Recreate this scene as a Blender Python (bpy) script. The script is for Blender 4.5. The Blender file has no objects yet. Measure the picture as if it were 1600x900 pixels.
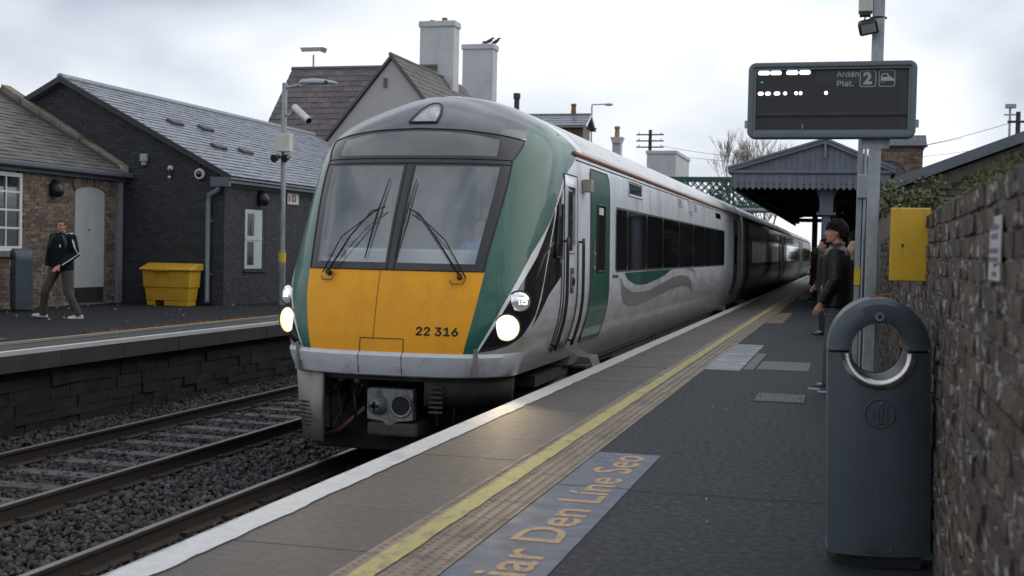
import bpy, bmesh, math, random
import numpy as np
from mathutils import Vector, Matrix, geometry
random.seed(7); RNG = np.random.default_rng(7)
R_ = math.radians
sc = bpy.context.scene
COL = sc.collection
# ------------------------------------------------------------------ camera
CAM_POS = Vector((0, 0, 1.4))
cd = bpy.data.cameras.new("camera"); cam = bpy.data.objects.new("camera", cd); COL.objects.link(cam)
cr_, cu_, cf_ = Vector((0.96527386, 0.26036462, 0.02136913)), Vector((-0.02839814, 0.02326452, 0.99932593)), Vector((-0.25969197, 0.96523004, -0.0298505))
cam.matrix_world = Matrix(((cr_.x, cu_.x, -cf_.x, 0), (cr_.y, cu_.y, -cf_.y, 0), (cr_.z, cu_.z, -cf_.z, 1.4), (0, 0, 0, 1)))
cd.sensor_width = 36; cd.lens = 36 * 1950 / 1600; cd.clip_start = .05; cd.clip_end = 3000
cd.dof.use_dof = True; cd.dof.focus_distance = 13.5; cd.dof.aperture_fstop = 4.0
sc.camera = cam
# ------------------------------------------------------------------ sky and sun (overcast)
SUN_EL, SUN_AZ = 38, 60
w = bpy.data.worlds.new("World"); sc.world = w; w.use_nodes = True
nt = w.node_tree; nt.nodes.clear()
def N(nt, t, **k):
    n = nt.nodes.new(t)
    for a, v in k.items():
        if a.startswith('i_'): n.inputs[a[2:].replace('_', ' ')].default_value = v
        else: setattr(n, a, v)
    return n
L = nt.links.new
out = N(nt, 'ShaderNodeOutputWorld'); bg = N(nt, 'ShaderNodeBackground'); bg.inputs[1].default_value = 0.1
sky = N(nt, 'ShaderNodeTexSky'); sky.sky_type = 'NISHITA'; sky.sun_disc = False
sky.sun_elevation = R_(SUN_EL); sky.sun_rotation = R_(SUN_AZ); sky.dust_density = 4; sky.air_density = 1.2
tc = N(nt, 'ShaderNodeTexCoord'); mp = N(nt, 'ShaderNodeMapping'); mp.inputs['Scale'].default_value = (1, 1, 2.2)
mp.inputs['Location'].default_value = (-1.783, .403, .459)
n1 = N(nt, 'ShaderNodeTexNoise'); n1.inputs['Scale'].default_value = 2.2; n1.inputs['Detail'].default_value = 5; n1.inputs['Roughness'].default_value = .42; n1.inputs['Distortion'].default_value = .35
rp = N(nt, 'ShaderNodeValToRGB'); e = rp.color_ramp.elements
e[0].position = .395; e[0].color = (5.2, 5.8, 7.0, 1); e[1].position = .53; e[1].color = (11.0, 11.4, 12.0, 1)
mx = N(nt, 'ShaderNodeMixRGB'); mx.inputs[0].default_value = .93
L(tc.outputs['Generated'], mp.inputs[0]); L(mp.outputs[0], n1.inputs['Vector']); L(n1.outputs[0], rp.inputs[0])
L(sky.outputs[0], mx.inputs[1]); L(rp.outputs[0], mx.inputs[2]); L(mx.outputs[0], bg.inputs[0]); L(bg.outputs[0], out.inputs[0])
sd = bpy.data.lights.new("sun", 'SUN'); sd.energy = .9; sd.angle = R_(70); sd.color = (1, .97, .93)
so = bpy.data.objects.new("sun", sd); COL.objects.link(so)
az = R_(SUN_AZ); el = R_(SUN_EL)
so.rotation_euler = Vector((-math.sin(az) * math.cos(el), -math.cos(az) * math.cos(el), -math.sin(el))).to_track_quat('-Z', 'Y').to_euler()
so.location = (0, 0, 30)
vs = sc.view_settings; vs.view_transform = 'Standard'; vs.look = 'None'; vs.exposure = 0.0; vs.gamma = 1; vs.use_curve_mapping = False
sc.render.engine = 'CYCLES'
sc.cycles.use_denoising = True; sc.cycles.max_bounces = 8; sc.cycles.transparent_max_bounces = 12; sc.cycles.caustics_reflective = False; sc.cycles.caustics_refractive = False
sc.cycles.sample_clamp_indirect = 4
# ------------------------------------------------------------------ materials
MATS = {}
def mat(name, col, rough=.6, metal=0., var=.15, scale=6., bump=.0, bscale=40., rnd=0., spots=None, streak=None, spec=.5, emit=None, estr=0., coat=0., stretch=(1, 1, 1), dirt=None, rvar=.0):
    """procedural principled material on world position; rnd varies it per piece; spots=(colour, scale, threshold); streak=(colour, scale xyz, low, high)"""
    if name in MATS: return MATS[name]
    m = bpy.data.materials.new(name); m.use_nodes = True; t = m.node_tree; b = t.nodes['Principled BSDF']; l = t.links.new
    g = N(t, 'ShaderNodeNewGeometry'); P = g.outputs['Position']
    if stretch != (1, 1, 1):
        q = N(t, 'ShaderNodeMapping'); q.inputs['Scale'].default_value = stretch; l(P, q.inputs[0]); PS = q.outputs[0]
    else: PS = P
    nz = N(t, 'ShaderNodeTexNoise'); nz.inputs['Scale'].default_value = scale; nz.inputs['Detail'].default_value = 7; nz.inputs['Roughness'].default_value = .65; l(PS, nz.inputs['Vector'])
    c = N(t, 'ShaderNodeValToRGB'); c.color_ramp.elements[0].position = .3; c.color_ramp.elements[1].position = .72
    c.color_ramp.elements[0].color = (*[v * (1 - var) for v in col], 1); c.color_ramp.elements[1].color = (*[min(1, v * (1 + var)) for v in col], 1)
    l(nz.outputs[0], c.inputs[0]); cur = c.outputs[0]
    if rnd:
        oi = N(t, 'ShaderNodeObjectInfo'); ad = N(t, 'ShaderNodeMath', operation='ADD'); fr = N(t, 'ShaderNodeMath', operation='FRACT')
        l(oi.outputs['Random'], ad.inputs[0]); l(g.outputs['Random Per Island'], ad.inputs[1]); l(ad.outputs[0], fr.inputs[0])
        mr = N(t, 'ShaderNodeMapRange'); mr.inputs['To Min'].default_value = 1 - rnd; mr.inputs['To Max'].default_value = 1 + rnd; l(fr.outputs[0], mr.inputs[0])
        hs = N(t, 'ShaderNodeHueSaturation'); l(mr.outputs[0], hs.inputs['Value']); l(cur, hs.inputs['Color']); 
        mr2 = N(t, 'ShaderNodeMapRange'); mr2.inputs['To Min'].default_value = .5 - rnd * .04; mr2.inputs['To Max'].default_value = .5 + rnd * .04
        f2 = N(t, 'ShaderNodeMath', operation='MULTIPLY'); f2.inputs[1].default_value = 7.31; f3 = N(t, 'ShaderNodeMath', operation='FRACT'); l(fr.outputs[0], f2.inputs[0]); l(f2.outputs[0], f3.inputs[0]); l(f3.outputs[0], mr2.inputs[0]); l(mr2.outputs[0], hs.inputs['Hue'])
        cur = hs.outputs[0]
    for k, st in enumerate((streak or []) if isinstance(streak, list) else ([streak] if streak else [])):
        scol, sxyz, lo, hi = st
        q = N(t, 'ShaderNodeMapping'); q.inputs['Scale'].default_value = sxyz; l(P, q.inputs[0])
        z = N(t, 'ShaderNodeTexNoise'); z.inputs['Scale'].default_value = 1; z.inputs['Detail'].default_value = 5; z.inputs['Roughness'].default_value = .6; l(q.outputs[0], z.inputs['Vector'])
        mr = N(t, 'ShaderNodeMapRange'); mr.inputs['From Min'].default_value = lo; mr.inputs['From Max'].default_value = hi; l(z.outputs[0], mr.inputs[0])
        x = N(t, 'ShaderNodeMixRGB'); x.inputs[2].default_value = (*scol, 1); l(mr.outputs[0], x.inputs[0]); l(cur, x.inputs[1]); cur = x.outputs[0]
    for sp in (spots or []):
        scol, ss, th = sp
        v = N(t, 'ShaderNodeTexVoronoi'); v.inputs['Scale'].default_value = ss; l(P, v.inputs['Vector'])
        ls = N(t, 'ShaderNodeMath', operation='LESS_THAN'); ls.inputs[1].default_value = th; l(v.outputs['Distance'], ls.inputs[0])
        # only some of the cells carry a spot
        sep = N(t, 'ShaderNodeSeparateColor'); l(v.outputs['Color'], sep.inputs[0]); gt = N(t, 'ShaderNodeMath', operation='GREATER_THAN'); gt.inputs[1].default_value = .6; l(sep.outputs[0], gt.inputs[0])
        mu = N(t, 'ShaderNodeMath', operation='MULTIPLY'); l(ls.outputs[0], mu.inputs[0]); l(gt.outputs[0], mu.inputs[1])
        mu2 = N(t, 'ShaderNodeMath', operation='MULTIPLY'); mu2.inputs[1].default_value = .7; l(mu.outputs[0], mu2.inputs[0])
        x = N(t, 'ShaderNodeMixRGB'); x.inputs[2].default_value = (*scol, 1); l(mu2.outputs[0], x.inputs[0]); l(cur, x.inputs[1]); cur = x.outputs[0]
    if dirt:  # road film that lies on the lower body: (colour, z where full, z where none)
        dcol, z0, z1 = dirt
        s = N(t, 'ShaderNodeSeparateXYZ'); l(P, s.inputs[0]); q = N(t, 'ShaderNodeMapping'); q.inputs['Scale'].default_value = (2, 1.2, 9); l(P, q.inputs[0])
        z = N(t, 'ShaderNodeTexNoise'); z.inputs['Scale'].default_value = 1.4; z.inputs['Detail'].default_value = 6; l(q.outputs[0], z.inputs['Vector'])
        ma = N(t, 'ShaderNodeMath', operation='MULTIPLY_ADD'); ma.inputs[1].default_value = .9; ma.inputs[2].default_value = -.45; l(z.outputs[0], ma.inputs[0])
        a2 = N(t, 'ShaderNodeMath', operation='ADD'); l(s.outputs['Z'], a2.inputs[0]); l(ma.outputs[0], a2.inputs[1])
        mr = N(t, 'ShaderNodeMapRange'); mr.inputs['From Min'].default_value = z1; mr.inputs['From Max'].default_value = z0; mr.inputs['To Max'].default_value = .8; l(a2.outputs[0], mr.inputs[0])
        x = N(t, 'ShaderNodeMixRGB'); x.inputs[2].default_value = (*dcol, 1); l(mr.outputs[0], x.inputs[0]); l(cur, x.inputs[1]); cur = x.outputs[0]
    l(cur, b.inputs['Base Color'])
    b.inputs['Roughness'].default_value = rough; b.inputs['Metallic'].default_value = metal; b.inputs['Specular IOR Level'].default_value = spec; b.inputs['Coat Weight'].default_value = coat
    if rvar:
        mr = N(t, 'ShaderNodeMapRange'); mr.inputs['From Min'].default_value = .3; mr.inputs['From Max'].default_value = .7; mr.inputs['To Min'].default_value = max(.05, rough - rvar); mr.inputs['To Max'].default_value = min(1, rough + rvar); 
        z = N(t, 'ShaderNodeTexNoise'); z.inputs['Scale'].default_value = scale * .4; z.inputs['Detail'].default_value = 4; l(P, z.inputs['Vector']); l(z.outputs[0], mr.inputs[0]); l(mr.outputs[0], b.inputs['Roughness'])
    if emit: b.inputs['Emission Color'].default_value = (*emit, 1); b.inputs['Emission Strength'].default_value = estr
    if bump:
        z = N(t, 'ShaderNodeTexNoise'); z.inputs['Scale'].default_value = bscale; z.inputs['Detail'].default_value = 5; l(PS, z.inputs['Vector'])
        bp = N(t, 'ShaderNodeBump'); bp.inputs['Strength'].default_value = bump; bp.inputs['Distance'].default_value = .02; l(z.outputs[0], bp.inputs['Height']); l(bp.outputs[0], b.inputs['Normal'])
    MATS[name] = m; return m
def glass(name, tint=(.6, .63, .65), refl=.16, rough=.02, film=.0):
    if name in MATS: return MATS[name]
    m = bpy.data.materials.new(name); m.use_nodes = True; t = m.node_tree; t.nodes.clear(); l = t.links.new
    o = N(t, 'ShaderNodeOutputMaterial'); tr = N(t, 'ShaderNodeBsdfTransparent'); tr.inputs[0].default_value = (*tint, 1)
    gl = N(t, 'ShaderNodeBsdfGlossy'); gl.inputs['Roughness'].default_value = rough; gl.inputs[0].default_value = (1, 1, 1, 1)
    fr = N(t, 'ShaderNodeLayerWeight'); fr.inputs[0].default_value = .25; mr = N(t, 'ShaderNodeMapRange'); mr.inputs['To Min'].default_value = refl; mr.inputs['To Max'].default_value = .9
    l(fr.outputs['Fresnel'], mr.inputs[0]); mx = N(t, 'ShaderNodeMixShader'); l(mr.outputs[0], mx.inputs[0]); l(tr.outputs[0], mx.inputs[1]); l(gl.outputs[0], mx.inputs[2]); cur = mx.outputs[0]
    if film:
        df = N(t, 'ShaderNodeBsdfDiffuse'); df.inputs[0].default_value = (.5, .56, .64, 1); g = N(t, 'ShaderNodeNewGeometry'); z = N(t, 'ShaderNodeTexNoise'); z.inputs['Scale'].default_value = 3; z.inputs['Detail'].default_value = 8; l(g.outputs['Position'], z.inputs['Vector'])
        m2 = N(t, 'ShaderNodeMath', operation='MULTIPLY'); m2.inputs[1].default_value = film * 2; l(z.outputs[0], m2.inputs[0]); m3 = N(t, 'ShaderNodeMixShader'); l(m2.outputs[0], m3.inputs[0]); l(cur, m3.inputs[1]); l(df.outputs[0], m3.inputs[2]); cur = m3.outputs[0]
    l(cur, o.inputs[0]); MATS[name] = m; return m
# ------------------------------------------------------------------ mesh helpers
def wloc(o):
    v = Vector((0, 0, 0))
    while o is not None: v += o.location; o = o.parent
    return v
def tag(o, label=None, cat=None, group=None, kind=None):
    if label: o['label'] = label
    if cat: o['category'] = cat
    if group: o['group'] = group
    if kind: o['kind'] = kind
    return o
def empty(name, loc, label=None, cat=None, group=None, kind=None):
    o = bpy.data.objects.new(name, None); COL.objects.link(o); o.location = loc; o.empty_display_size = .1
    return tag(o, label, cat, group, kind)
class MB:
    def __init__(s): s.v = []; s.f = []
    def add(s, vs, fs):
        k = len(s.v); s.v += [tuple(p) for p in vs]; s.f += [tuple(i + k for i in f) for f in fs]; return s
    def box(s, x0, x1, y0, y1, z0, z1, M=None):
        vs = [(x0, y0, z0), (x1, y0, z0), (x1, y1, z0), (x0, y1, z0), (x0, y0, z1), (x1, y0, z1), (x1, y1, z1), (x0, y1, z1)]
        if M is not None: vs = [M @ Vector(p) for p in vs]
        return s.add(vs, [(0, 3, 2, 1), (4, 5, 6, 7), (0, 1, 5, 4), (1, 2, 6, 5), (2, 3, 7, 6), (3, 0, 4, 7)])
    def prism(s, poly, d, origin=(0, 0, 0), U=(1, 0, 0), V=(0, 0, 1)):
        """polygon in the plane origin + u*U + v*V pushed along the vector d"""
        o = Vector(origin); U = Vector(U); V = Vector(V); d = Vector(d); n = len(poly)
        a = [o + U * p[0] + V * p[1] for p in poly]; b = [p + d for p in a]
        area = sum(poly[i][0] * poly[(i + 1) % n][1] - poly[(i + 1) % n][0] * poly[i][1] for i in range(n))
        flip = (area > 0) == (U.cross(V).dot(d) > 0)
        f1 = tuple(range(n)); f2 = tuple(range(2 * n - 1, n - 1, -1)); sides = [(i, i + n, (i + 1) % n + n, (i + 1) % n) for i in range(n)]
        if flip: f1 = f1[::-1]; f2 = f2[::-1]; sides = [q[::-1] for q in sides]
        # f1 faces away from d
        return s.add(a + b, [f1, f2] + sides)
    def loft(s, rings, cap=True):
        n = len(rings[0]); vs = [p for r in rings for p in r]; fs = []
        for i in range(len(rings) - 1):
            for j in range(n): fs.append((i * n + j, i * n + (j + 1) % n, (i + 1) * n + (j + 1) % n, (i + 1) * n + j))
        if cap: fs.append(tuple(range(n - 1, -1, -1))); k = (len(rings) - 1) * n; fs.append(tuple(range(k, k + n)))
        return s.add(vs, fs)
    def tube(s, pts, r, n=8, cap=True):
        pts = [Vector(p) for p in pts]; rs = r if isinstance(r, (list, tuple)) else [r] * len(pts); rings = []; up = None
        for i, p in enumerate(pts):
            d = (pts[min(i + 1, len(pts) - 1)] - pts[max(i - 1, 0)]).normalized()
            if up is None: up = Vector((0, 0, 1)) if abs(d.z) < .9 else Vector((1, 0, 0))
            a = d.cross(up).normalized(); b = a.cross(d).normalized(); up = b
            rings.append([p + (a * math.cos(2 * math.pi * k / n) + b * math.sin(2 * math.pi * k / n)) * rs[i] for k in range(n)])
        return s.loft([r_[::-1] for r_ in rings], cap)
    def disc(s, c, nrm, r, h, n=20):
        nrm = Vector(nrm).normalized(); c = Vector(c); return s.tube([c, c + nrm * h], [r, r], n)
    def ell(s, c, rx, ry, rz, M=None, nu=14, nv=9):
        rings = []
        for i in range(nv):
            ph = -math.pi / 2 + math.pi * (i + .5) / nv
            ring = [Vector((rx * math.cos(ph) * math.cos(2 * math.pi * k / nu), ry * math.cos(ph) * math.sin(2 * math.pi * k / nu), rz * math.sin(ph))) for k in range(nu)]
            rings.append([Vector(c) + (M @ p if M else p) for p in ring])
        return s.loft(rings)
    def build(s, name, m, parent=None, smooth=False, bevel=0, kind=None, label=None, cat=None, group=None, seg=2):
        off = wloc(parent) if parent is not None else Vector((0, 0, 0))
        me = bpy.data.meshes.new(name); me.from_pydata([(p[0] - off.x, p[1] - off.y, p[2] - off.z) for p in s.v], [], s.f); me.update()
        if isinstance(m, str): m = MATS[m]
        me.materials.append(m)
        if smooth:
            me.polygons.foreach_set('use_smooth', [True] * len(me.polygons))
        o = bpy.data.objects.new(name, me); COL.objects.link(o)
        if parent is not None: o.parent = parent
        if bevel:
            b = o.modifiers.new('bevel', 'BEVEL'); b.width = bevel; b.segments = seg; b.limit_method = 'ANGLE'; b.angle_limit = R_(40)
        if smooth == 'auto':
            me.polygons.foreach_set('use_smooth', [True] * len(me.polygons))
            me.set_sharp_from_angle(angle=R_(38))
        return tag(o, label, cat, group, kind)
def BX(name, m, x0, x1, y0, y1, z0, z1, parent=None, bevel=0, **k): return MB().box(min(x0, x1), max(x0, x1), min(y0, y1), max(y0, y1), min(z0, z1), max(z0, z1)).build(name, m, parent, bevel=bevel, **k)
def piece(name, me, loc, parent, rot=None, scale=None):
    o = bpy.data.objects.new(name, me); COL.objects.link(o); o.parent = parent; o.location = Vector(loc) - wloc(parent)
    if rot is not None: o.rotation_euler = rot
    if scale is not None: o.scale = scale
    return o
def box_mesh(name, sx, sy, sz, m, jit=0, bev=0):
    """box centred on x,y, and on z"""
    b = MB().box(-sx / 2, sx / 2, -sy / 2, sy / 2, -sz / 2, sz / 2)
    if jit:
        jt = jit if isinstance(jit, tuple) else (jit,) * 3
        b.v = [tuple(c + random.uniform(-j, j) for c, j in zip(p, jt)) for p in b.v]
    me = bpy.data.meshes.new(name); me.from_pydata(b.v, [], b.f); me.update(); me.materials.append(m); return me
def many(name, rest_name, items, meshes, m, parent, limit=300):
    """items: (matrix, mesh index). The `limit` that show largest become parts of their own, the rest one stuff part"""
    def show(it):
        p = it[0].translation; d = (p - CAM_POS); z = d.dot(cf_)
        if z < .5: return 0
        x, y = d.dot(cr_) / z, d.dot(cu_) / z
        if abs(x) > .43 or abs(y) > .25: return 1e-6 / z
        return 1 / z
    items = sorted(items, key=show, reverse=True); off = wloc(parent)
    for M, k in items[:limit]:
        o = bpy.data.objects.new(name, meshes[k]); COL.objects.link(o); o.parent = parent
        o.matrix_local = Matrix.Translation(-off) @ M
    if items[limit:]:
        b = MB()
        vv = [[v.co.copy() for v in me.vertices] for me in meshes]; ff = [[tuple(p.vertices) for p in me.polygons] for me in meshes]
        for M, k in items[limit:]: b.add([M @ c for c in vv[k]], ff[k])
        b.build(rest_name, m, parent, kind='stuff')
import os
try: SANS = bpy.data.fonts.load(os.path.join(bpy.utils.resource_path('LOCAL'), 'datafiles', 'fonts', 'Inter.woff2'))
except Exception: SANS = None
def text_mesh(s, size, align='LEFT', ext=.002, bold=0):
    c = bpy.data.curves.new('txt', 'FONT')
    if SANS and not bold: c.font = SANS
    c.body = s; c.size = size; c.align_x = align; c.extrude = ext; c.offset = bold; c.resolution_u = 3
    o = bpy.data.objects.new('txt', c); COL.objects.link(o); dg = bpy.context.evaluated_depsgraph_get(); dg.update()
    me = bpy.data.meshes.new_from_object(o.evaluated_get(dg)); bpy.data.objects.remove(o); return me
def text(name, s, size, loc, U, V, m, parent, ext=.002, align='LEFT', bold=0, fn=None, width=None, fat=0):
    """lettering whose reading direction is U and whose upright is V"""
    me = text_mesh(s, size, align, ext, bold); off = wloc(parent); U = Vector(U).normalized(); V = Vector(V).normalized(); Wn = U.cross(V); loc = Vector(loc)
    kx = 1
    if width:
        xs = [v.co.x for v in me.vertices]; kx = width / (max(xs) - min(xs))
    src = [v.co.copy() for v in me.vertices]; fcs = [tuple(p.vertices) for p in me.polygons]; vs_, fs_ = [], []
    for k_, (du, dv) in enumerate(((0, 0), (fat, 0), (-fat, 0), (0, fat), (0, -fat)) if fat else ((0, 0),)):
        base = len(vs_)
        for c in src:
            p = loc + U * (c.x * kx + du) + V * (c.y + dv) + Wn * (c.z + .0003 * k_)
            if fn: p = fn(p, c.z + .0003 * k_)
            vs_.append(p - off)
        fs_ += [tuple(i + base for i in f) for f in fcs]
    me = bpy.data.meshes.new(name); me.from_pydata(vs_, [], fs_); me.update()
    me.materials.clear(); me.materials.append(m); o = bpy.data.objects.new(name, me); COL.objects.link(o); o.parent = parent; return o
# ================================================================== THE SETTING
M_asphalt = mat('asphalt', (.018, .022, .029), .66, spec=.32, var=.3, scale=60, bump=.55, bscale=170, rvar=.16, streak=[((.03, .034, .042), (.5, .18, 1), .5, .72), ((.012, .014, .018), (1.3, .55, 1), .6, .72)], spots=[((.2, .2, .2), 1.3, .035), ((.13, .13, .135), 3.3, .045)])
M_asphalt2 = mat('asphalt_far_platform', (.013, .0145, .0175), .85, spec=.2, var=.3, scale=30, bump=.4, bscale=120, rvar=.12)
M_slab = mat('coping_slab', (.082, .068, .059), .5, var=.22, scale=40, bump=.5, bscale=140, rnd=.12, rvar=.06, streak=[((.05, .046, .044), (1.2, .5, 1), .5, .75), ((.11, .1, .095), (25, 25, 1), .62, .75)])
M_tact = mat('tactile_paving', (.215, .166, .12), .55, var=.22, scale=20, bump=.2, bscale=120, rnd=.1, rvar=.12, streak=[((.10, .085, .07), (3, 1.1, 1), .52, .72)])
M_white = mat('worn_white_line_paint', (.52, .52, .51), .55, var=.12, scale=12, bump=.2, bscale=120, streak=[((.3, .29, .28), (3, 2.2, 1), .58, .8)])
M_yel = mat('worn_yellow_line_paint', (.39, .33, .11), .55, var=.16, scale=30, bump=.2, bscale=120, streak=[((.22, .185, .125), (11, 5, 1), .5, .66)])
def paint_strip(name, m, x0, x1, y0, y1, z, parent, jit=.004, fine=32):
    ys = list(np.arange(y0, min(y1, fine), .06)) + list(np.arange(max(y0, fine), y1 + 3, 3.)); b = MB(); a0 = a1 = 0
    for y in ys:
        a0 = a0 * .6 + random.gauss(0, jit * .6); a1 = a1 * .6 + random.gauss(0, jit * .6)
        b.v += [(x0 + a0, y, z), (x1 + a1, y, z)]
    n = len(ys); b.f = [(2 * i, 2 * i + 1, 2 * i + 3, 2 * i + 2) for i in range(n - 1)]
    return b.build(name, m, parent)
M_joint = mat('dark_joint', (.03, .03, .028), .9, var=.3, scale=20)
M_ballast = mat('ballast_stone', (.036, .0355, .036), .8, var=.35, scale=20, rnd=.85, bump=.2, bscale=90)
M_bed = mat('ballast_bed', (.012, .012, .012), .95, var=.5, scale=30, bump=.6, bscale=60)
M_rail = mat('rusty_rail', (.035, .025, .02), .7, var=.3, scale=20, bump=.15)
M_railtop = mat('polished_rail_head', (.22, .21, .2), .32, .8, var=.15, scale=8)
M_sleeper = mat('concrete_sleeper', (.06, .056, .055), .8, var=.25, scale=12, rnd=.2, bump=.2)
M_conc = mat('platform_concrete', (.04, .039, .037), .8, var=.35, scale=5, bump=.3, streak=[((.03, .031, .028), (3, 3, .5), .45, .7)])
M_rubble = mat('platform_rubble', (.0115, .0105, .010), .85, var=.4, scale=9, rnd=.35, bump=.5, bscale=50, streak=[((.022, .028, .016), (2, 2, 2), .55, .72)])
M_earth = mat('grass_and_earth', (.05, .06, .03), .95, var=.4, scale=.6)
BX('ground', M_earth, -600, 600, -60, 1400, -1.6, -1.35, kind='structure', label='dark earth and grass beyond the railway')
# ballast bed with shoulder
nx, ny = 45, 140; b = MB(); xs = np.linspace(-10.05, -2.95, nx); ys = np.linspace(-4, 150, ny)
b.add([(x, y, -1.075 + .02 * math.sin(3.1 * x + 1.7 * y) + .025 * math.sin(1.3 * y - 2 * x)) for y in ys for x in xs], [(j * nx + i, j * nx + i + 1, (j + 1) * nx + i + 1, (j + 1) * nx + i) for j in range(ny - 1) for i in range(nx - 1)])
b.build('track_bed', M_bed, kind='structure', smooth=True, label='dark stone ballast bed between the two platforms')
M_shadestone = mat('oily_ballast_stone', (.011, .011, .0115), .7, var=.35, scale=20, rnd=.5, bump=.2, bscale=90)  # darker than the other stones: the train's shadow put into the colour
def rocks(n, box, smin, smax, name, label, power=1.0, m=M_ballast):
    """n angular stones scattered on the bed, denser towards the camera"""
    x = RNG.uniform(box[0], box[1], n); y = box[2] + (box[3] - box[2]) * RNG.random(n) ** power
    s = RNG.uniform(smin, smax, n); base = np.array([(-1, -1, -1), (1, -1, -1), (1, 1, -1), (-1, 1, -1), (-1, -1, 1), (1, -1, 1), (1, 1, 1), (-1, 1, 1)], float)
    V = base[None] * RNG.uniform(.45, 1.15, (n, 8, 3)); V *= (s[:, None, None] * RNG.uniform(.5, 1.3, (n, 1, 3)) * np.array([1.1, 1.1, .75]))
    q = RNG.normal(size=(n, 4)); q /= np.linalg.norm(q, axis=1)[:, None]; a, b_, c, d = q.T
    Rm = np.stack([np.stack([1 - 2 * (c * c + d * d), 2 * (b_ * c - a * d), 2 * (b_ * d + a * c)], -1), np.stack([2 * (b_ * c + a * d), 1 - 2 * (b_ * b_ + d * d), 2 * (c * d - a * b_)], -1), np.stack([2 * (b_ * d - a * c), 2 * (c * d + a * b_), 1 - 2 * (b_ * b_ + c * c)], -1)], 1)
    V = np.einsum('nij,nkj->nki', Rm, V)
    z = -1.06 + RNG.uniform(-.02, .035, n)
    mid = (np.abs(x + 6.05) < .6); z += mid * .03
    V += np.stack([x, y, z], -1)[:, None]
    F = np.array([(0, 3, 2, 1), (4, 5, 6, 7), (0, 1, 5, 4), (1, 2, 6, 5), (2, 3, 7, 6), (3, 0, 4, 7)])
    Fa = (F[None] + (np.arange(n) * 8)[:, None, None]).reshape(-1, 4)
    me = bpy.data.meshes.new(name); me.vertices.add(n * 8); me.vertices.foreach_set('co', V.reshape(-1)); me.loops.add(Fa.size); me.loops.foreach_set('vertex_index', Fa.reshape(-1)); me.polygons.add(len(Fa)); me.polygons.foreach_set('loop_start', np.arange(0, Fa.size, 4)); me.polygons.foreach_set('loop_total', np.full(len(Fa), 4)); me.update(calc_edges=True)
    me.materials.append(m); o = bpy.data.objects.new(name, me); COL.objects.link(o); tag(o, label, 'ballast', kind='stuff')
rocks(62000, (-9.95, -5.2, 4.5, 30), .011, .034, 'ballast_stones', 'loose grey ballast stones around the rails', 1.6)
rocks(15000, (-5.2, -3.0, 4.5, 26), .012, .036, 'shaded_ballast_stones', 'ballast stones by the train rail, shadow of the train put into their colour', 1.4, M_shadestone)
# tracks
def track(label, xr, xl, y0, y1, fast_y):
    t = empty('railway_track', ((xr + xl) / 2, y0, -1.05), label, 'track', 'railway tracks between the platforms')
    for x in (xr, xl):
        prof = [(-.07, 0), (.07, 0), (.07, .012), (.012, .03), (.01, .125), (.035, .14), (.036, .165), (-.036, .165), (-.035, .14), (-.01, .125), (-.012, .03), (-.07, .012)]
        r = MB().prism(prof, (0, y1 - y0, 0), (x, y0, -1.017), (1, 0, 0), (0, 0, 1)).build('rail', M_rail, t)
        BX('rail_head', M_railtop, x - .03, x + .03, y0, y1, -.8517, -.848, r)
        b = MB(); y = y0 + .3
        while y < min(y1, 40):
            for sx in (-1, 1): b.box(x + sx * .04, x + sx * .105, y - .05, y + .05, -1.015, -.975)
            y += .7
        b.build('rail_clips', M_rail, t, kind='stuff')
    me = box_mesh('sleeper', 2.5, .25, .16, M_sleeper, bev=.01)
    y = y0 + .3; c = (xr + xl) / 2
    while y < fast_y:
        piece('sleeper', me, (c + random.uniform(-.02, .02), y + random.uniform(-.03, .03), -1.097), t); y += .7
track('bare railway track beside the far platform, clear of any train', -6.86, -8.555, -3, 150, 45)
track('railway track the train runs on, beside the near platform', -3.605, -5.285, -3, 150, 40)
# ---- near platform
pl = tag(MB().box(-1.66, .9, -4, 150, -1.3, 0).build('platform_near', M_asphalt, kind='structure'), 'wet dark asphalt platform in the foreground')
BX('platform_body', M_conc, -2.93, -1.662, -4, 150, -1.3, -.16, pl)
me = box_mesh('coping_slab', .872, .893, .16, M_slab); me2 = None
for k in range(70):
    y = 2.2 + k * .9
    piece('coping_slab', me, (-2.54 + random.uniform(-.003, .003), y, -.08 - random.uniform(0, .003)), pl)
BX('coping_run', M_slab, -2.976, -2.104, 65.2, 150, -.16, -.001, pl)
BX('joint_bed', M_joint, -2.96, -1.665, -3, 150, -.158, -.012, pl)
paint_strip('white_edge_line', M_white, -2.974, -2.79, 1, 150, .0045, pl, .006); BX('white_edge_face', M_white, -2.9825, -2.9765, 1, 66, -.03, .0043, pl)
# a band of smoother tarmac skim between slab and tactile, then the tactile tiles
def tile_mesh(kind):
    b = MB(); W_, Ln, H = .436, .44, .05
    b.box(-W_ / 2, W_ / 2, -Ln / 2, Ln / 2, -H, 0)
    if kind == 'blister':
        for xx in (-.185, .005, .065, .125, .185):
            for j in range(7):
                yy = -.19 + j * .0633; r0, r1, n = .0155, .009, 8
                b.loft([[(xx + r0 * math.cos(2 * math.pi * q / n), yy + r0 * math.sin(2 * math.pi * q / n), -.001) for q in range(n)], [(xx + r1 * math.cos(2 * math.pi * q / n), yy + r1 * math.sin(2 * math.pi * q / n), .0065) for q in range(n)]])
    else:
        b = MB().box(-W_ / 2, W_ / 2, -Ln / 2, Ln / 2, -H, -.012)
        for (a, c) in ((-.218, -.16), (-.152, -.02), (-.012, .062), (.072, .14), (.15, .218)):
            for (d, e_) in ((-.22, -.006), (.006, .22)): b.box(a, c, d, e_, -.014, 0)
    me = bpy.data.meshes.new('tactile_tile'); me.from_pydata(b.v, [], b.f); me.update(); me.materials.append(M_tact); return me
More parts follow.
